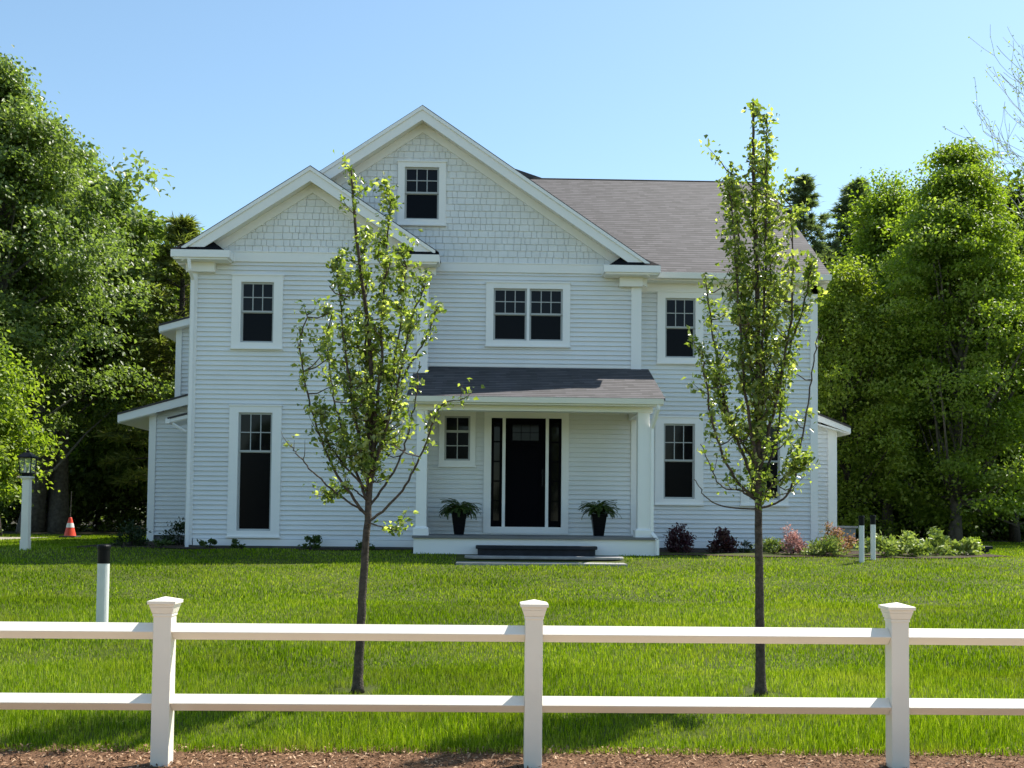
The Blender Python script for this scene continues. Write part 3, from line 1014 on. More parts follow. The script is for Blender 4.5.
# ------------------------------------------------------------------ porch steps and path
st = empty('front_steps', (1.0, 21.4, .68), 'dark bluestone front steps below the white porch', 'steps')
def rounded(x0, y0, x1, y1, z0, z1, r_):
    pts = [(x0, y1, z0)]
    for a in range(180, 271, 15):
        pts.append((x0 + r_ + r_ * math.cos(R(a)), y0 + r_ + r_ * math.sin(R(a)), z0))
    for a in range(270, 361, 15):
        pts.append((x1 - r_ + r_ * math.cos(R(a)), y0 + r_ + r_ * math.sin(R(a)), z0))
    pts.append((x1, y1, z0))
    b_ = MB()
    b_.prism(list(reversed(pts)), (0, 0, z1 - z0))
    return b_
rounded(-.24, 21.48, 2.27, 21.90, .99, 1.06, .18).build('tread', M['stone'], st, bevel=.012)
rounded(-.20, 21.53, 2.23, 21.89, .86, .989, .16).build('riser', M['stone'], st)
rounded(-.46, 21.0, 2.77, 21.895, .81, .859, .35).build('tread', M['pale_stone'], st, bevel=.01)
rounded(-.42, 21.05, 2.73, 21.88, .55, .809, .33).build('riser', M['stone'], st)
b = MB()
b.box(-.6, 20.2, .55, 2.7, 20.995, .765)
tag(b.build('path', M['pale_stone']), kind='structure')

# ------------------------------------------------------------------ planters on the porch
def planter(x, label):
    p = empty('fern_planter', (x, 23.25, 1.245), label, 'planter', 'fern planters on the porch')
    k = MB()
    k.frustum(x, 23.25, 1.246, 1.70, .21, .33)
    k.frustum(x, 23.25, 1.70, 1.735, .36, .36)
    k.build('pot', M['pot'], p, bevel=.008)
    cen, dr, nm = [], [], []
    for i in range(110):
        a = random.uniform(0, 2 * math.pi)
        L = random.uniform(.34, .60)
        e = random.uniform(.75, 1.5)
        bend = random.uniform(1.5, 2.6)
        ns = 26
        rr, zz = .02, .46
        for q in range(ns):
            an = e - bend * (q / ns) ** 1.15
            rr += math.cos(an) * L / ns
            zz += math.sin(an) * L / ns
            pt = np.array([rr * math.cos(a), rr * math.sin(a), zz])
            wl2 = .03 * math.sin(math.pi * min(1, q / ns * .95 + .08)) + .006
            for sd in (-1, 1):
                sdv = np.array([-math.sin(a) * sd, math.cos(a) * sd, -.2]) + np.array([math.cos(a) * math.cos(an), math.sin(a) * math.cos(an), math.sin(an)]) * .5
                cen.append(pt + sdv * wl2 * .6); dr.append(sdv); nm.append((-math.cos(a) * math.sin(an), -math.sin(a) * math.sin(an), math.cos(an) + .3))
    cen = np.array(cen); dr = np.array(dr); nm = np.array(nm)
    fo = leaf_obj('fern', cen, dr, nm, .058 * np.ones(len(cen)), .020, M['fern'], p)
planter(-.63, 'black tapered pot of green fern left of the front door, under the small porch window')
planter(2.46, 'black tapered pot of green fern right of the front door, near the right porch column')

# ------------------------------------------------------------------ white fence
FX0, FY, SP = .316, 7.05, 2.449
fence = empty('post_and_rail_fence', (FX0, FY, 0), 'white two rail fence with capped posts along the front of the lawn', 'fence')
posts = [FX0 + SP * k for k in range(-2, 3)]
for x in posts:
    b = MB(); b.frustum(x, FY, -.15, 1.07, .118, .118)
    po = b.build('fence_post', M['vinyl'], fence, bevel=.004)
    c = MB()
    c.frustum(x, FY, 1.000, 1.018, .128, .128)
    c.frustum(x, FY, 1.0185, 1.060, .132, .156)
    c.frustum(x, FY, 1.0605, 1.080, .160, .164)
    c.frustum(x, FY, 1.0805, 1.102, .184, .186)
    c.frustum(x, FY, 1.1025, 1.126, .184, .010)
    c.build('post_cap', M['vinyl'], po, bevel=.003)
for a, e in zip(posts[:-1], posts[1:]):
    for z in (.898, .431):
        b = MB()
        h_ = .056
        b.prism([(a + .0595, FY, z - h_), (a + .0595, FY - h_, z), (a + .0595, FY, z + h_), (a + .0595, FY + h_, z)], (e - a - .119, 0, 0))
        b.build('rail', M['vinyl'], fence, bevel=.003)

# ------------------------------------------------------------------ bollard lights
def bollard(x, y, h, r_, label):
    z = gz(y)
    p = empty('bollard_light', (x, y, z), label, 'bollard', 'black topped bollard lights')
    k = MB(); k.lathe(x, y, [(r_, z - .02), (r_, z + h * .79)], 20); k.build('post', M['bollard'], p, smooth=False)
    k = MB(); k.lathe(x, y, [(r_ * 1.03, z + h * .79), (r_ * 1.03, z + h * .95), (r_ * 1.15, z + h * .955), (r_ * 1.15, z + h * .985), (r_ * 1.0, z + h)], 20)
    k.build('lamp_head', M['metal_black'], p)
bollard(-4.37, 12.1, 1.01, .066, 'white bollard with a black top standing in the lawn behind the left fence post')
bollard(7.58, 21.15, .95, .052, 'white bollard with a black top by the right flower bed, nearer of the pair')
bollard(7.98, 21.6, .92, .052, 'white bollard with a black top behind its twin, among the pale hostas')

# ------------------------------------------------------------------ lamp post
LX, LY = -9.56, 22.0
z = gz(LY)
lp = empty('lamp_post', (LX, LY, z), 'white square lamp post topped by a black glass lantern on the left lawn', 'lamp post')
k = MB()
k.frustum(LX, LY, z - .02, z + .20, .165, .165)
k.frustum(LX, LY, z + .20, z + 1.46, .15, .14)
k.frustum(LX, LY, z + 1.46, z + 1.49, .17, .20)
k.frustum(LX, LY, z + 1.49, z + 1.52, .22, .22)
k.build('post', M['vinyl'], lp, bevel=.006)
lz = z + 1.52
k = MB()
k.frustum(LX, LY, lz, lz + .05, .16, .16)
k.frustum(LX, LY, lz + .05, lz + .075, .25, .25)
for sx in (-1, 1):
    for sy in (-1, 1):
        k.tube([(LX + sx * .11, LY + sy * .11, lz + .075), (LX + sx * .13, LY + sy * .13, lz + .38)], [.012] * 2, 6)
k.frustum(LX, LY, lz + .38, lz + .40, .31, .33)
k.frustum(LX, LY, lz + .40, lz + .50, .33, .10)
k.lathe(LX, LY, [(.03, lz + .50), (.035, lz + .53), (.012, lz + .55), (.02, lz + .57), (.004, lz + .59)], 10)
ln = k.build('lantern', M['metal_black'], lp)
m_, t_, p_ = new_mat('clear_glass')
p_.inputs['Base Color'].default_value = (.9, .92, .9, 1)
p_.inputs['Roughness'].default_value = .05
p_.inputs['Alpha'].default_value = .10
M['clear'] = m_
k = MB(); k.frustum(LX, LY, lz + .077, lz + .378, .215, .25); k.build('pane', M['clear'], ln)
k = MB()
for dx in (-.045, .045):
    k.lathe(LX + dx, LY, [(.018, lz + .08), (.018, lz + .18), (.012, lz + .19), (.024, lz + .22), (.004, lz + .27)], 8)
k.build('bulb', M['candle'], ln)

# ------------------------------------------------------------------ traffic cone
cx, cy = -12.15, 30.9
z = gz(cy)
cn = empty('traffic_cone', (cx, cy, z), 'orange traffic cone with a white band near the dark trees on the left', 'traffic cone')
k = MB(); k.box(cx - .24, cy - .24, z, cx + .24, cy + .24, z + .06); k.build('base', M['rubber'], cn, bevel=.02)
k = MB(); k.lathe(cx, cy, [(.17, z + .05), (.045, z + .575), (.035, z + .59)], 20); k.build('body', M['cone_orange'], cn, smooth=False)
k = MB(); k.lathe(cx, cy, [(.1155, z + .30), (.0855, z + .43)], 20); k.build('band', M['cone_white'], cn)
k = MB(); k.tube([(cx, cy, z + .59), (cx + .01, cy, z + 1.35)], [.010, .008], 6); k.build('rod', M['bark_grey'], cn)

# ------------------------------------------------------------------ things at the right side
ux, uy = 9.5, 28.6
z = gz(uy)
un = empty('outdoor_unit', (ux, uy, z), 'low grey outdoor unit with a pale lid behind the small right wing', 'outdoor unit')
k = MB(); k.box(ux - .9, uy - .4, z, ux + .45, uy + .4, z + .52); k.build('body', M['unit_grey'], un, bevel=.01)
k = MB(); k.box(ux - .95, uy - .45, z + .521, ux + .5, uy + .45, z + .58); k.build('lid', M['pale_stone'], un, bevel=.01)
k = MB(); k.box(ux - .9, uy + .1, z + .582, ux - .1, uy + .4, z + .76); k.build('back_box', M['unit_grey'], un)
k = MB(); k.box(ux - .95, uy + .05, z + .762, ux - .05, uy + .44, z + .80); k.build('lid', M['pale_stone'], un, bevel=.01)
bx, by = 11.25, 24.5
z = gz(by)
be = empty('stone_bench', (bx, by, z), 'low dark slab bench at the right end of the hosta bed', 'bench')
k = MB(); k.box(bx - .55, by - .2, z + .10, bx + .55, by + .2, z + .17); k.build('seat', M['stone'], be, bevel=.01)
for sx in (-.42, .42):
    k = MB(); k.box(bx + sx - .06, by - .15, z - .01, bx + sx + .06, by + .15, z + .10); k.build('leg', M['stone'], be)

# ------------------------------------------------------------------ foundation shrubs
def shrub(name, x, y, w, h, n, m, leaf, label, cat='shrub', group=None, spiky=0., depth=None, m2=None, frac2=0., stems=True, flat=.6):
    z = gz(y)
    p = empty(name, (x, y, z), label, cat, group)
    dp = depth or w
    nc = max(5, int(n / 55))
    cl = rnd_dirs(nc, .45)
    cl[:, 2] = np.abs(cl[:, 2])
    rad = rng.uniform(.35, 1.0, nc) ** .6
    cc = cl * rad[:, None] * np.array([w / 2, dp / 2, h]) * .86
    cc[:, 2] *= (1 + spiky * rng.random(nc))
    ids = rng.integers(0, nc, n)
    cen = cc[ids] + rng.normal(size=(n, 3)) * np.array([w, dp, h * 1.2]) * .085
    cen[:, 2] = np.abs(cen[:, 2]) + .02
    out = cen * np.array([1, 1, .7]); out[:, 2] += .1
    d_ = rnd_dirs(n) * .8 + out / (np.linalg.norm(out, axis=1, keepdims=True) + 1e-6)
    leaf_obj('foliage', cen, d_, rnd_dirs(n, 1.2), leaf * rng.uniform(.7, 1.3, n), leaf * flat * rng.uniform(.7, 1.2, n), m, p,
             tint=np.clip(rng.beta(2, 2, nc)[ids] * .6 + rng.random(n) * .4, 0, 1))
    if m2:
        n2 = int(n * frac2)
        ids = rng.integers(0, nc, n2)
        cen = cc[ids] * 1.04 + rng.normal(size=(n2, 3)) * np.array([w, dp, h]) * .06 + np.array([0, 0, h * .08])
        cen[:, 2] = np.abs(cen[:, 2]) + .02
        leaf_obj('blossom', cen, rnd_dirs(n2, .3), rnd_dirs(n2, 1), leaf * .8, leaf * .55, m2, p)
    if stems:
        k = MB()
        for i in range(min(nc, 10)):
            e = Vector(cc[i])
            k.tube([(0, 0, -.03), (e.x * .35, e.y * .35, e.z * .55), tuple(e)], [.012, .008, .004], 5)
        k.v = [(a + x, b_ + y, c_ + z) for a, b_, c_ in k.v]
        k.build('stem', M['bark'], p)
    return p
shrub('purple_shrub', 4.30, 23.2, .74, .68, 1300, M['purple_leaf'], .075, 'dark purple leaved shrub just right of the porch, under the lower right window', group=None)
shrub('purple_shrub', 5.18, 23.2, .74, .56, 1100, M['purple_leaf'], .085, 'dark purple leaved shrub left of the right pear tree trunk')
shrub('flowering_shrub', 6.30, 22.9, .75, .42, 800, M['variegated'], .07, 'pale variegated bush right of the right pear tree trunk, beside the pink plume')
shrub('pink_shrub', 6.60, 22.7, .58, .58, 950, M['pink_leaf'], .06, 'pink blooming upright shrub at the right house corner', spiky=.5)
shrub('flowering_shrub', 7.18, 22.4, .9, .50, 1200, M['variegated'], .07, 'yellow green variegated bush in front of the small right wing')
shrub('bronze_shrub', 7.66, 22.9, .95, .60, 1200, M['bronze_leaf'], .065, 'salmon and bronze leaved shrub behind the bollard pair', m2=M['pink_leaf'], frac2=.3, spiky=.3)
labels = ['whitish hosta clump right beside the bollard pair', 'tall pale yellow hosta clump second from the bollards',
          'yellow green hosta clump in the middle of the right bed', 'leafy hosta with upright leaves before the dark trunks',
          'low pale hosta at the right end of the bed, left of the slab bench']
for i, (x, y, w, h) in enumerate(((8.45, 22.4, .85, .46), (9.15, 22.7, .95, .56), (9.85, 22.9, .85, .46), (10.15, 23.8, .6, .6), (10.5, 23.1, .75, .38))):
    shrub('hosta', x, y, w * 1.15, h, 620, M['hosta'], .115, labels[i], 'plant', 'hostas in the right bed', stems=False, flat=.55)
shrub('flowering_shrub', 11.22, 24.1, .55, .42, 420, M['lime_leaf'], .06, 'small rounded green bush in front of the slab bench')
shrub('flowering_shrub', 5.75, 23.3, .45, .3, 220, M['shrub_leaf'], .05, 'tiny dark green plant between the purple shrub and the pear trunk')
shrub('evergreen_bush', -7.95, 23.6, .85, .62, 900, M['shrub_leaf'], .07, 'dark bushy evergreen at the left end of the shaded bed', depth=.8)
shrub('evergreen_bush', -7.15, 24.6, .85, .74, 900, M['shrub_leaf'], .07, 'rounded dark bush against the left side wing by the downspout', depth=.8)
shrub('flowering_shrub', -7.1, 23.0, .55, .25, 200, M['fern'], .06, 'low sparse green plant before the round dark bush at the left corner')
shrub('small_rhododendron', -6.05, 23.0, .45, .22, 160, M['fern'], .08, 'small green plant left of the tall lower window')
shrub('small_rhododendron', -5.45, 23.0, .40, .24, 160, M['fern'], .08, 'small green plant directly under the tall lower window')
shrub('small_rhododendron', -3.82, 23.0, .58, .34, 260, M['fern'], .085, 'small green shrub on bare wall left of the left pear trunk')
shrub('small_rhododendron', -2.62, 23.0, .45, .30, 220, M['fern'], .085, 'small green shrub half hidden behind the left pear trunk')

# ------------------------------------------------------------------ the two young pear trees
PXM = 9.2 / 1050
def pear(name, bx_, by_, px0, py0, branches, label, n_extra, seed, lean):
    r = random.Random(seed)
    zb = gz(by_)
    p = empty(name, (bx_, by_, zb), label, 'tree', 'young pear trees on the lawn')
    def loc(q, yo):
        return Vector(((q[0] - px0) * PXM, yo, (py0 - q[1]) * PXM))
    wood = MB()
    cen, dr, allp = [], [], []
    def leaves(pt, dirv, k, spread):
        for _ in range(k):
            off = Vector((r.gauss(0, 1), r.gauss(0, 1), r.gauss(0, .9))) * spread
            cen.append(pt + off)
            dd = Vector((r.gauss(0, 1), r.gauss(0, 1), r.gauss(-.25, .8))) + off.normalized() * .8
            dr.append(dd)
    def smooth(pts, n):
        out = []
        m = len(pts) - 1
        for i in range(n + 1):
            u = i / n * m
            k = min(int(u), m - 1)
            t = u - k
            p0 = pts[max(k - 1, 0)]; p1 = pts[k]; p2 = pts[k + 1]; p3 = pts[min(k + 2, m)]
            out.append(.5 * ((2 * p1) + (p2 - p0) * t + (2 * p0 - 5 * p1 + 4 * p2 - p3) * t * t + (3 * p1 - p0 - 3 * p2 + p3) * t ** 3))
        return out
    def twig(a, dirv, L, rad, dens):
        pts = [a]
        d_ = dirv.normalized()
        for i in range(4):
            d_ = (d_ + Vector((r.gauss(0, .16), r.gauss(0, .16), .16))).normalized()
            pts.append(pts[-1] + d_ * L / 4)
        wood.tube(pts, [rad * (1 - .18 * i) for i in range(5)], 5, False)
        for i in range(1, 5):
            leaves(pts[i], d_, max(0, int(dens * r.uniform(.1, 2.2))), .024 + .005 * i)
    for bi, (pts, r0, dens, yo, bare) in enumerate(branches):
        L = len(pts) - 1
        P = [loc(q, yo * (i / L) ** .8 * 1.0) for i, q in enumerate(pts)]
        N = 9 * L
        S = smooth(P, N)
        S = [s + Vector((r.gauss(0, .006), r.gauss(0, .006), 0)) * (.3 if bi == 0 else 1) for s in S]
        S[0] = P[0]
        allp.extend(S[int(N * .3):])
        wood.tube(S, [r0 * (1 if bi == 0 else .8) * (1 - .86 * (i / N) ** .8) * (1 + (.45 * math.exp(-i * 1.1) if bi == 0 else 0)) + .003 for i in range(N + 1)], 9 if bi == 0 else 6)
        for i in range(N + 1):
            u = i / N
            if u < bare:
                continue
            d_ = (S[min(i + 1, N)] - S[max(i - 1, 0)]).normalized()
            if r.random() < .62 * min(1.6, dens / 6):
                side = Vector((r.gauss(0, 1), r.gauss(0, 1), r.uniform(-.1, .7)))
                twig(S[i], side * .8 + d_ * .55, r.uniform(.10, .31) * (1.15 - .5 * u), .0045, dens)
            leaves(S[i], d_, int(dens * .6 * r.uniform(.2, 1.8)), .032)
    for (cx_, cy_, sx, sy, k) in n_extra:
        for _ in range(k):
            cl_ = lambda v: max(-1.7, min(1.7, v))
            a = loc((cx_ + sx * cl_(r.gauss(0, 1)), cy_ + sy * cl_(r.gauss(0, 1))), sx * PXM * cl_(r.gauss(0, 1)))
            nr = min((q for q in allp if q.z < a.z), key=lambda q: (q - a).length, default=a)
            wood.tube([nr, nr.lerp(a, .5) + Vector((0, 0, -.02)), a], [.007, .0055, .0045], 5, False)
            twig(a, Vector((r.gauss(0, .7), r.gauss(0, .7), r.uniform(.2, 1))), r.uniform(.12, .26), .004, 6)
    wood.v = [(a + bx_, b_ + by_, c_ + zb) for a, b_, c_ in wood.v]
    wood.build('trunk', M['bark_pear'], p, smooth=True)
    cen = np.array([tuple(c) for c in cen]); dr = np.array([tuple(d) for d in dr])
    n = len(cen)
    sz = rng.uniform(.034, .068, n)
    leaf_obj('crown', cen, dr, rnd_dirs(n, 1.0), sz, sz * rng.uniform(.55, .75, n), M['pear_leaf'], p, tint=rng.beta(2.2, 1.7, n))
    return n

br1 = [([(360, 690), (363, 600), (367, 520), (370, 430), (366, 340), (352, 240), (345, 166)], .043, 5.0, .04, .42),
       ([(368, 480), (378, 380), (381, 280), (387, 192)], .022, 8, -.10, .25),
       ([(367, 515), (335, 470), (312, 410), (302, 350), (310, 318)], .016, 3.6, -.25, .35),
       ([(367, 500), (342, 440), (326, 380), (320, 325)], .015, 5.5, .25, .2),
       ([(364, 512), (322, 482), (296, 455), (288, 446)], .010, 1.0, .1, .5),
       ([(368, 522), (402, 490), (426, 440), (440, 405), (460, 400)], .013, 2.4, -.12, .3),
       ([(368, 508), (396, 460), (410, 405), (415, 355)], .012, 2.4, .3, .4),
       ([(368, 480), (394, 400), (408, 330), (424, 290)], .015, 6.0, -.28, .42),
       ([(367, 480), (351, 400), (340, 320), (334, 262)], .017, 7, -.15, .2),
       ([(368, 450), (362, 360), (360, 290), (356, 225)], .018, 7.5, .22, .2),
       ([(366, 522), (382, 526), (398, 530)], .008, 4.5, -.1, .4),
       ([(367, 490), (382, 430), (393, 350), (402, 262)], .018, 8, .1, .15),
       ([(366, 490), (342, 462), (330, 445), (322, 415)], .012, 4.5, -.2, .2),
       ([(366, 500), (350, 488), (336, 492), (326, 498)], .008, 4, .12, .4),
       ([(369, 460), (400, 375), (422, 335), (433, 300)], .013, 4.0, .2, .62)]
ex1 = [(366, 330, 24, 42, 36), (372, 440, 17, 34, 56)]
n1 = pear('pear_tree', -1.113, 9.2, 360, 690, br1, 'young pear tree with a loose forked crown standing before the left gable', ex1, 11, .07)
br2 = [([(759, 692), (758, 600), (757, 505), (757, 390), (755, 260), (752, 160), (752, 88)], .045, 6.0, .03, .42),
       ([(757, 500), (727, 470), (707, 420), (697, 365), (694, 350)], .015, 4, -.2, .3),
       ([(757, 507), (715, 502), (693, 477)], .008, .9, .1, .4),
       ([(757, 490), (731, 420), (716, 340), (707, 262)], .017, 5.5, .25, .25),
       ([(757, 480), (740, 380), (730, 280), (722, 190)], .018, 6.5, -.22, .22),
       ([(757, 440), (745, 320), (738, 220), (733, 160)], .017, 7, .15, .2),
       ([(757, 507), (786, 490), (798, 440), (808, 370), (815, 325)], .011, 1.2, -.1, .15),
       ([(757, 490), (780, 430), (791, 365)], .014, 6, .25, .2),
       ([(757, 470), (775, 380), (786, 300), (783, 205)], .018, 6.5, -.2, .22),
       ([(757, 430), (768, 320), (773, 235), (771, 160)], .017, 7, .2, .2),
       ([(757, 430), (785, 350), (800, 300), (807, 258)], .015, 5.5, -.12, .3),
       ([(757, 400), (762, 280), (762, 190), (762, 108)], .016, 7.5, -.1, .2),
       ([(757, 465), (742, 440), (724, 400), (718, 372)], .013, 5.5, .2, .2),
       ([(757, 498), (772, 480), (788, 470), (797, 462)], .009, 4.5, -.2, .35),
       ([(757, 500), (740, 488), (722, 482), (704, 440)], .010, 2.5, .25, .3)]
ex2 = [(755, 260, 19, 66, 56), (758, 440, 16, 38, 56), (757, 350, 22, 40, 54)]
n2 = pear('pear_tree', 2.405, 9.2, 759, 692, br2, 'young pear tree with a narrow dense pointed crown standing before the right wing', ex2, 23, 0)

# ------------------------------------------------------------------ big trees
def crown_profile(kind):
    if kind == 'round':
        return lambda u: (math.sin(math.pi * min(1, (u * .93 + .07))) ** .62)
    if kind == 'dome':
        return lambda u: max(.05, min(1, .55 + u * 1.6) * (1 - max(0, (u - .25) / .75) ** 1.7) ** .8)
    if kind == 'cone':
        return lambda u: max(.03, (1 - u) ** .75 * min(1, .55 + u * 2.2))
    if kind == 'oval':
        return lambda u: max(.05, math.sin(math.pi * (u * .9 + .08)) ** .8 * (1.05 - .35 * u))
def broadleaf(seed, H, Rr, zc0, nclus, lpc, leaf, prof, trunk_r, m, bark, lean=(0, 0), irregular=.25, csize=.55, droop=.3, loose=1.0, pw=.42, flat=.62):
    """meshes (trunk, crown) of one broadleaf tree with its base at the origin"""
    r = np.random.default_rng(seed)
    pf = crown_profile(prof)
    wood = MB()
    top = Vector((lean[0], lean[1], H * .93))
    def ax(u):
        return Vector((lean[0] * u ** 1.5 + .12 * math.sin(u * 7 + seed), lean[1] * u ** 1.5 + .12 * math.cos(u * 5 + seed), H * .93 * u))
    N = 14
    wood.tube([ax(i / N) - Vector((0, 0, .15 if i == 0 else 0)) for i in range(N + 1)], [trunk_r * (1.28 if i == 0 else 1) * (1 - .93 * (i / N) ** .9) + .012 for i in range(N + 1)], 10)
    ph = r.random(6) * 6.28
    cl = []
    for i in range(nclus):
        u = r.random() ** .85
        th = r.random() * 2 * math.pi
        lob = 1 + irregular * (math.sin(2 * th + ph[0] + 3 * u) * .5 + math.sin(3 * th + ph[1] - 5 * u) * .4 + math.sin(9 * u + ph[2] + th) * .5)
        rad = Rr * pf(u) * lob * (r.random() ** pw) * (1 + .10 * r.normal())
        z = zc0 + (H - zc0) * u + .38 * r.normal()
        a = ax(z / H)
        cl.append((a.x + rad * math.cos(th), a.y + rad * math.sin(th), z + r.normal() * .15))
    cl = np.array(cl)
    for i in range(min(nclus, 70)):
        c = Vector(cl[i])
        hz = max(zc0 * .55, c.z - Rr * r.uniform(.35, .9))
        a = ax(max(.12, min(.96, hz / (H * .93))))
        mid = a.lerp(c, .5) + Vector((0, 0, -.12 * (c - a).length + r.normal() * .2))
        q = a.lerp(mid, .5) + Vector((r.normal() * .08, r.normal() * .08, 0))
        L = (c - a).length
        r0 = min(trunk_r * .38, .018 + .014 * L)
        wood.tube([a, q, mid, mid.lerp(c, .55) + Vector((r.normal() * .08, r.normal() * .08, .05)), c], [r0, r0 * .75, r0 * .55, r0 * .35, r0 * .12], 6, False)
    ids = np.repeat(np.arange(nclus), lpc)
    n = len(ids)
    cs = csize * r.uniform(.6, 1.35, nclus)
    g = r.normal(size=(n, 3)) * np.array([1, 1, flat]) * .62
    cen = cl[ids] + g * cs[ids][:, None] * loose
    cen[:, 2] -= droop * (g[:, 0] ** 2 + g[:, 1] ** 2) * cs[ids] * .5
    axx = np.array([tuple(ax(min(1, max(0, z / H)))) for z in np.linspace(0, H * 1.1, 30)])
    zi = np.clip((cen[:, 2] / (H * 1.1) * 29).astype(int), 0, 29)
    out = cen - axx[zi]; out[:, 2] = 0
    out /= (np.linalg.norm(out, axis=1, keepdims=True) + 1e-6)
    d = r.normal(size=(n, 3)) * .7 + out * .7; d[:, 2] -= droop
    nm = r.normal(size=(n, 3)) * .55 + np.array([0, 0, 1.0]) + out * .35
    L = leaf * r.uniform(.7, 1.3, n)
    v, f = leaf_arrays(cen, d, nm, L, L * r.uniform(.6, .85, n))
    tint = np.clip(r.beta(2.2, 2.2, nclus)[ids] * .55 + r.random(n) * .45, 0, 1)
    crown = mesh_np('crown', v, f, np.repeat(tint, 4), m)
    tm = bpy.data.meshes.new('trunk')
    tm.from_pydata(wood.v, [], wood.f)
    tm.polygons.foreach_set('use_smooth', [True] * len(tm.polygons))
    tm.materials.append(bark)
    return tm, crown

def conifer(seed, H, Rr, zc0, m, bark, trunk_r, whorl=.55, tuft=.34, per=7, droop=.15, dens=46, gap=.12):
    r = np.random.default_rng(seed)
    wood = MB()
    wood.tube([(0, 0, -.15), (0, 0, H * .4), (.05, .03, H * .75), (.02, 0, H)], [trunk_r * 1.15, trunk_r * .75, trunk_r * .38, .015], 9)
    cen, dr, nm = [], [], []
    z = zc0
    while z < H - .1:
        u = (z - zc0) / (H - zc0)
        Lb = Rr * ((1 - u) ** .92) * (.35 + .65 * min(1, u * 4 + .35)) + .15
        k = per if u < .8 else per - 2
        a0 = r.random() * 6.28
        for i in range(k):
            if r.random() < gap:
                continue
            a = a0 + 6.283 * i / k + r.normal() * .25
            L = Lb * r.uniform(.6, 1.12)
            up = r.uniform(.05, .35) + .5 * u
            pts = []
            for s in range(6):
                t = s / 5
                pts.append(Vector((math.cos(a) * L * t, math.sin(a) * L * t, z + L * (up * t - droop * 2.2 * t * t + .22 * t ** 3))))
            wood.tube(pts, [.015 + .012 * L] + [(.012 + .010 * L) * (1 - .18 * s) for s in range(1, 6)], 5, False)
            nt = max(3, int(L * 3.2))
            for q in range(nt):
                t = .28 + .72 * (q + r.random()) / nt
                b_ = pts[min(int(t * 5), 4)].lerp(pts[min(int(t * 5) + 1, 5)], t * 5 - int(t * 5))
                side = r.normal() * .22 * L * (1 - t * .6)
                base = np.array([b_.x - math.sin(a) * side, b_.y + math.cos(a) * side, b_.z + r.normal() * .06])
                for _ in range(dens):
                    dv = np.array([math.cos(a), math.sin(a), .25]) * .7 + r.normal(size=3) * np.array([.8, .8, .5])
                    cen.append(base + dv * tuft * .42 * r.uniform(.3, 1)); dr.append(dv); nm.append(r.normal(size=3) + np.array([0, 0, .8]))
        z += whorl * r.uniform(.75, 1.25) * (1 - .35 * u)
    cen = np.array(cen); dr = np.array(dr); nm = np.array(nm)
    n = len(cen)
    v, f = leaf_arrays(cen, dr, nm, tuft * r.uniform(.6, 1.1, n), tuft * .11, .05)
    crown = mesh_np('crown', v, f, np.repeat(r.random(n), 4), m)
    tm = bpy.data.meshes.new('trunk')
    tm.from_pydata(wood.v, [], wood.f)
    tm.polygons.foreach_set('use_smooth', [True] * len(tm.polygons))
    tm.materials.append(bark)
    return tm, crown

def plant(name, meshes, x, y, rot, label, cat='tree', group=None, s=1.0, sz=None):
    p = empty(name, (x, y, gz(y)), label, cat, group)
    p.rotation_euler = (0, 0, rot)
    p.scale = (s, s, sz or s)
    for nm_, me_ in zip(('trunk', 'crown'), meshes):
        o = bpy.data.objects.new(nm_, me_)
        C.objects.link(o)
        o.parent = p
    return p

# left side
mapleL = broadleaf(3, 13.9, 4.2, 2.8, 330, 300, .135, 'dome', .30, M['maple_leaf'], M['bark_grey'], irregular=.38, csize=.60, droop=.45, pw=.5, flat=.5)
plant('maple_tree', mapleL, -15.0, 32, .4, 'big dark green maple filling the left edge of the view')
mapleS = broadleaf(5, 5.4, 1.7, .6, 100, 230, .115, 'oval', .09, M['lime_leaf'], M['bark'], csize=.42, droop=.5)
plant('maple_sapling', mapleS, -12.6, 25.5, 1.2, 'bright green low maple beside the lamp post at the left edge')
pineL = conifer(8, 11.2, 3.6, 2.0, M['needle_soft'], M['bark'], .24, whorl=.55, tuft=.42, droop=.22, dens=40)
plant('pine_tree', pineL, -10.9, 37, .3, 'soft drooping pine right beside the left side wing')
oak = broadleaf(12, 13.2, 3.9, 6.0, 210, 150, .24, 'round', .42, M['maple_leaf'], M['bark_grey'], lean=(.7, 0), csize=.8)
plant('oak_tree', oak, -16.3, 38, 0, 'thick leaning trunk left of the traffic cone, the left one of two', group='two thick trunks behind the cone')
plant('oak_tree', oak, -15.5, 38.6, 2.1, 'thick trunk just left of the traffic cone, the right one of two', group='two thick trunks behind the cone', s=.93)
woodA = broadleaf(21, 12.5, 3.6, 1.6, 170, 130, .26, 'round', .20, M['wood_leaf'], M['bark'], csize=.85)
woodB = broadleaf(22, 13.5, 3.2, 2.2, 170, 130, .26, 'oval', .18, M['wood_leaf'], M['bark'], csize=.8)
woodC = broadleaf(23, 11.0, 3.0, 1.0, 150, 130, .24, 'round', .16, M['lime_leaf'], M['bark'], csize=.8)
plant('leafy_tree', woodC, -12.6, 43, 1.0, 'yellow green tree whose top shows just left of the left gable', sz=1.06)
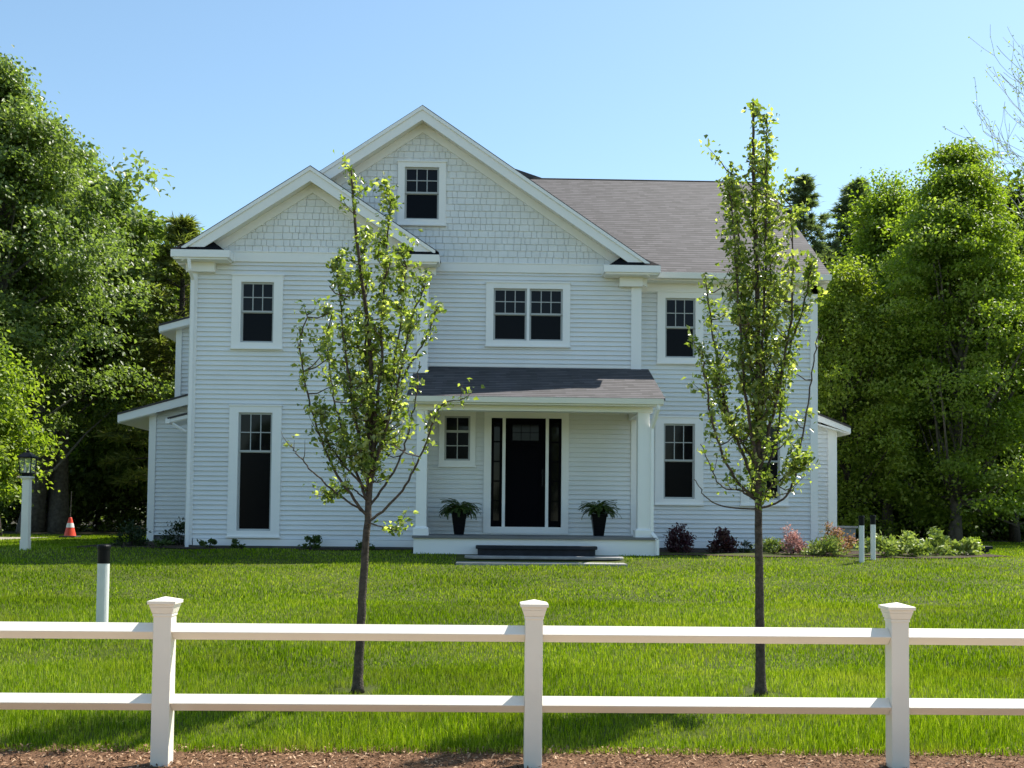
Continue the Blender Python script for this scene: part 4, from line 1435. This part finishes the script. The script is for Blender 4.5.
# right side
mapleR = broadleaf(31, 12.6, 5.6, 1.2, 330, 320, .118, 'cone', .20, M['lime_leaf'], M['bark_grey'], irregular=.5, csize=.66, droop=.3, pw=.58, flat=.36)
plant('maple_tree', mapleR, 15.4, 34, .8, 'bright green tree with a pointed top at the right edge')
mapleR2 = broadleaf(32, 12.7, 4.3, 1.6, 290, 310, .12, 'dome', .20, M['lime_leaf'], M['bark_grey'], irregular=.45, csize=.66, pw=.55, flat=.4)
plant('maple_tree', mapleR2, 14.9, 38.5, 2.2, 'rounded fresh green tree left of the pointed one on the right')
mapleR3 = broadleaf(33, 8.8, 2.6, .6, 200, 210, .115, 'oval', .12, M['yellow_leaf'], M['bark'], irregular=.2, csize=.55)
plant('young_maple', mapleR3, 11.9, 34.6, .2, 'slim yellow green young tree close to the right end of the house')
plant('leafy_tree', woodB, 18.4, 36.5, .7, 'dark trunked tree behind the slab bench on the far right', s=.9)
pineR = conifer(41, 15.6, 3.7, 4.0, M['needle'], M['bark'], .22, whorl=.62, tuft=.32, per=9, droop=.04, dens=80, gap=.1)
plant('pine_tree', pineR, 13.6, 45, 0, 'dark open topped pine just above the right end of the roof')
pineR2 = conifer(42, 16.0, 4.8, 4.0, M['needle'], M['bark'], .25, whorl=.5, tuft=.4, per=9, droop=.1, dens=76, gap=.05)
plant('pine_tree', pineR2, 16.7, 47, 1.0, 'broad dark pine between the open pine and the bright trees')
# nearly bare tree at the right edge
def bare_tree(seed, H, m, bark):
    r = random.Random(seed)
    wood = MB()
    cen, dr = [], []
    def grow(p, d, L, rad, depth):
        pts = [p]
        n_ = 5
        for i in range(n_):
            d = (d + Vector((r.gauss(0, .09), r.gauss(0, .09), r.gauss(.06, .06)))).normalized()
            pts.append(pts[-1] + d * L / n_)
        wood.tube(pts, [max(.0052, rad * (1 - .55 * i / n_)) for i in range(n_ + 1)], 7 if depth < 2 else 4, False)
        if depth >= 6:
            for q in pts[1:]:
                if r.random() < .6:
                    cen.append(q + Vector((r.gauss(0, .05), r.gauss(0, .05), -.03))); dr.append(Vector((r.gauss(0, 1), r.gauss(0, 1), -.4)))
            return
        kk = 3 if depth in (1, 2, 3) else 2
        for c in range(kk + (1 if r.random() < .5 else 0)):
            a = r.uniform(0, 6.28)
            t = r.choice(pts[2:]) if c else pts[-1]
            side = d.orthogonal().normalized()
            side.rotate(Matrix.Rotation(a, 3, d))
            nd = (d + side * r.uniform(.35, .85) + Vector((0, 0, .08))).normalized()
            grow(t, nd, L * r.uniform(.62, .85), rad * r.uniform(.42, .6), depth + 1)
    grow(Vector((0, 0, -.1)), Vector((-.02, 0, 1)), H * .36, .17, 0)
    tm = bpy.data.meshes.new('trunk')
    tm.from_pydata(wood.v, [], wood.f)
    tm.materials.append(bark)
    n_ = len(cen)
    cen = np.array([tuple(c) for c in cen]); dr = np.array([tuple(c) for c in dr])
    v, f = leaf_arrays(cen, dr, rnd_dirs(n_, .8), rng.uniform(.06, .11, n_), .05)
    return tm, mesh_np('crown', v, f, np.repeat(rng.random(n_), 4), m)
bare = bare_tree(4, 15.5, M['yellow_leaf'], M['bark_pale'])
plant('bare_tree', bare, 18.9, 30, 0, 'tall thin nearly leafless tree reaching into the sky at the upper right', s=1.12)
# the wood behind
wl_ = 'dense leafy wood tree standing far behind the house'
k = 0
ms = (woodA, woodB, woodC, woodA)
spots = []
for side in (-1, 1):
    for row, yy in enumerate((42.5, 48, 55)):
        for i in range(7 if row else (5 if side > 0 else 1)):
            xx = side * (13.5 + row * 1.6 + i * 3.1) + random.uniform(-.9, .9)
            spots.append((xx, yy + random.uniform(-1.6, 1.6)))
for i, (xx, yy) in enumerate(spots):
    far = 'left' if xx < 0 else 'right'
    plant('wood_tree', ms[i % 4], xx, yy, random.uniform(0, 6.28),
          'leafy tree in the dark wood on the %s behind the nearer trees' % far, 'tree', 'wood trees on the ' + far,
          s=random.uniform(.72, .92))
for i in range(20):  # unseen row of trees, added to cut sky light on house front and fence
    plant('added_shade_tree', ms[i % 4], -44 + i * 4.6 + random.uniform(-1, 1), -29 + random.uniform(-4, 3), random.uniform(0, 6.28),
          'unseen leafy tree added behind the viewer to shade the house front', 'tree', 'unseen trees added for shade', s=random.uniform(.55, .75))
bushm = broadleaf(61, 2.6, 1.5, .25, 60, 120, .15, 'round', .05, M['wood_leaf'], M['bark'], csize=.5)
for i in range(17):
    side = -1 if i < 6 else 1
    j = i if i < 6 else i - 6
    xx = side * (10.5 + j * (1.35 if side > 0 else 2.3)) + random.uniform(-.4, .4) + (1.2 if side > 0 else 0)
    plant('understory_bush', bushm, xx, random.uniform(39.5, 41.5) if side > 0 else random.uniform(40.5, 42), random.uniform(0, 6.28),
          'dark bush under the trees on the %s edge of the wood' % ('left' if side < 0 else 'right'), 'bush',
          'dark bushes under the %s trees' % ('left' if side < 0 else 'right'), s=random.uniform(.8, 1.25))
print('pear leaves', n1, n2)
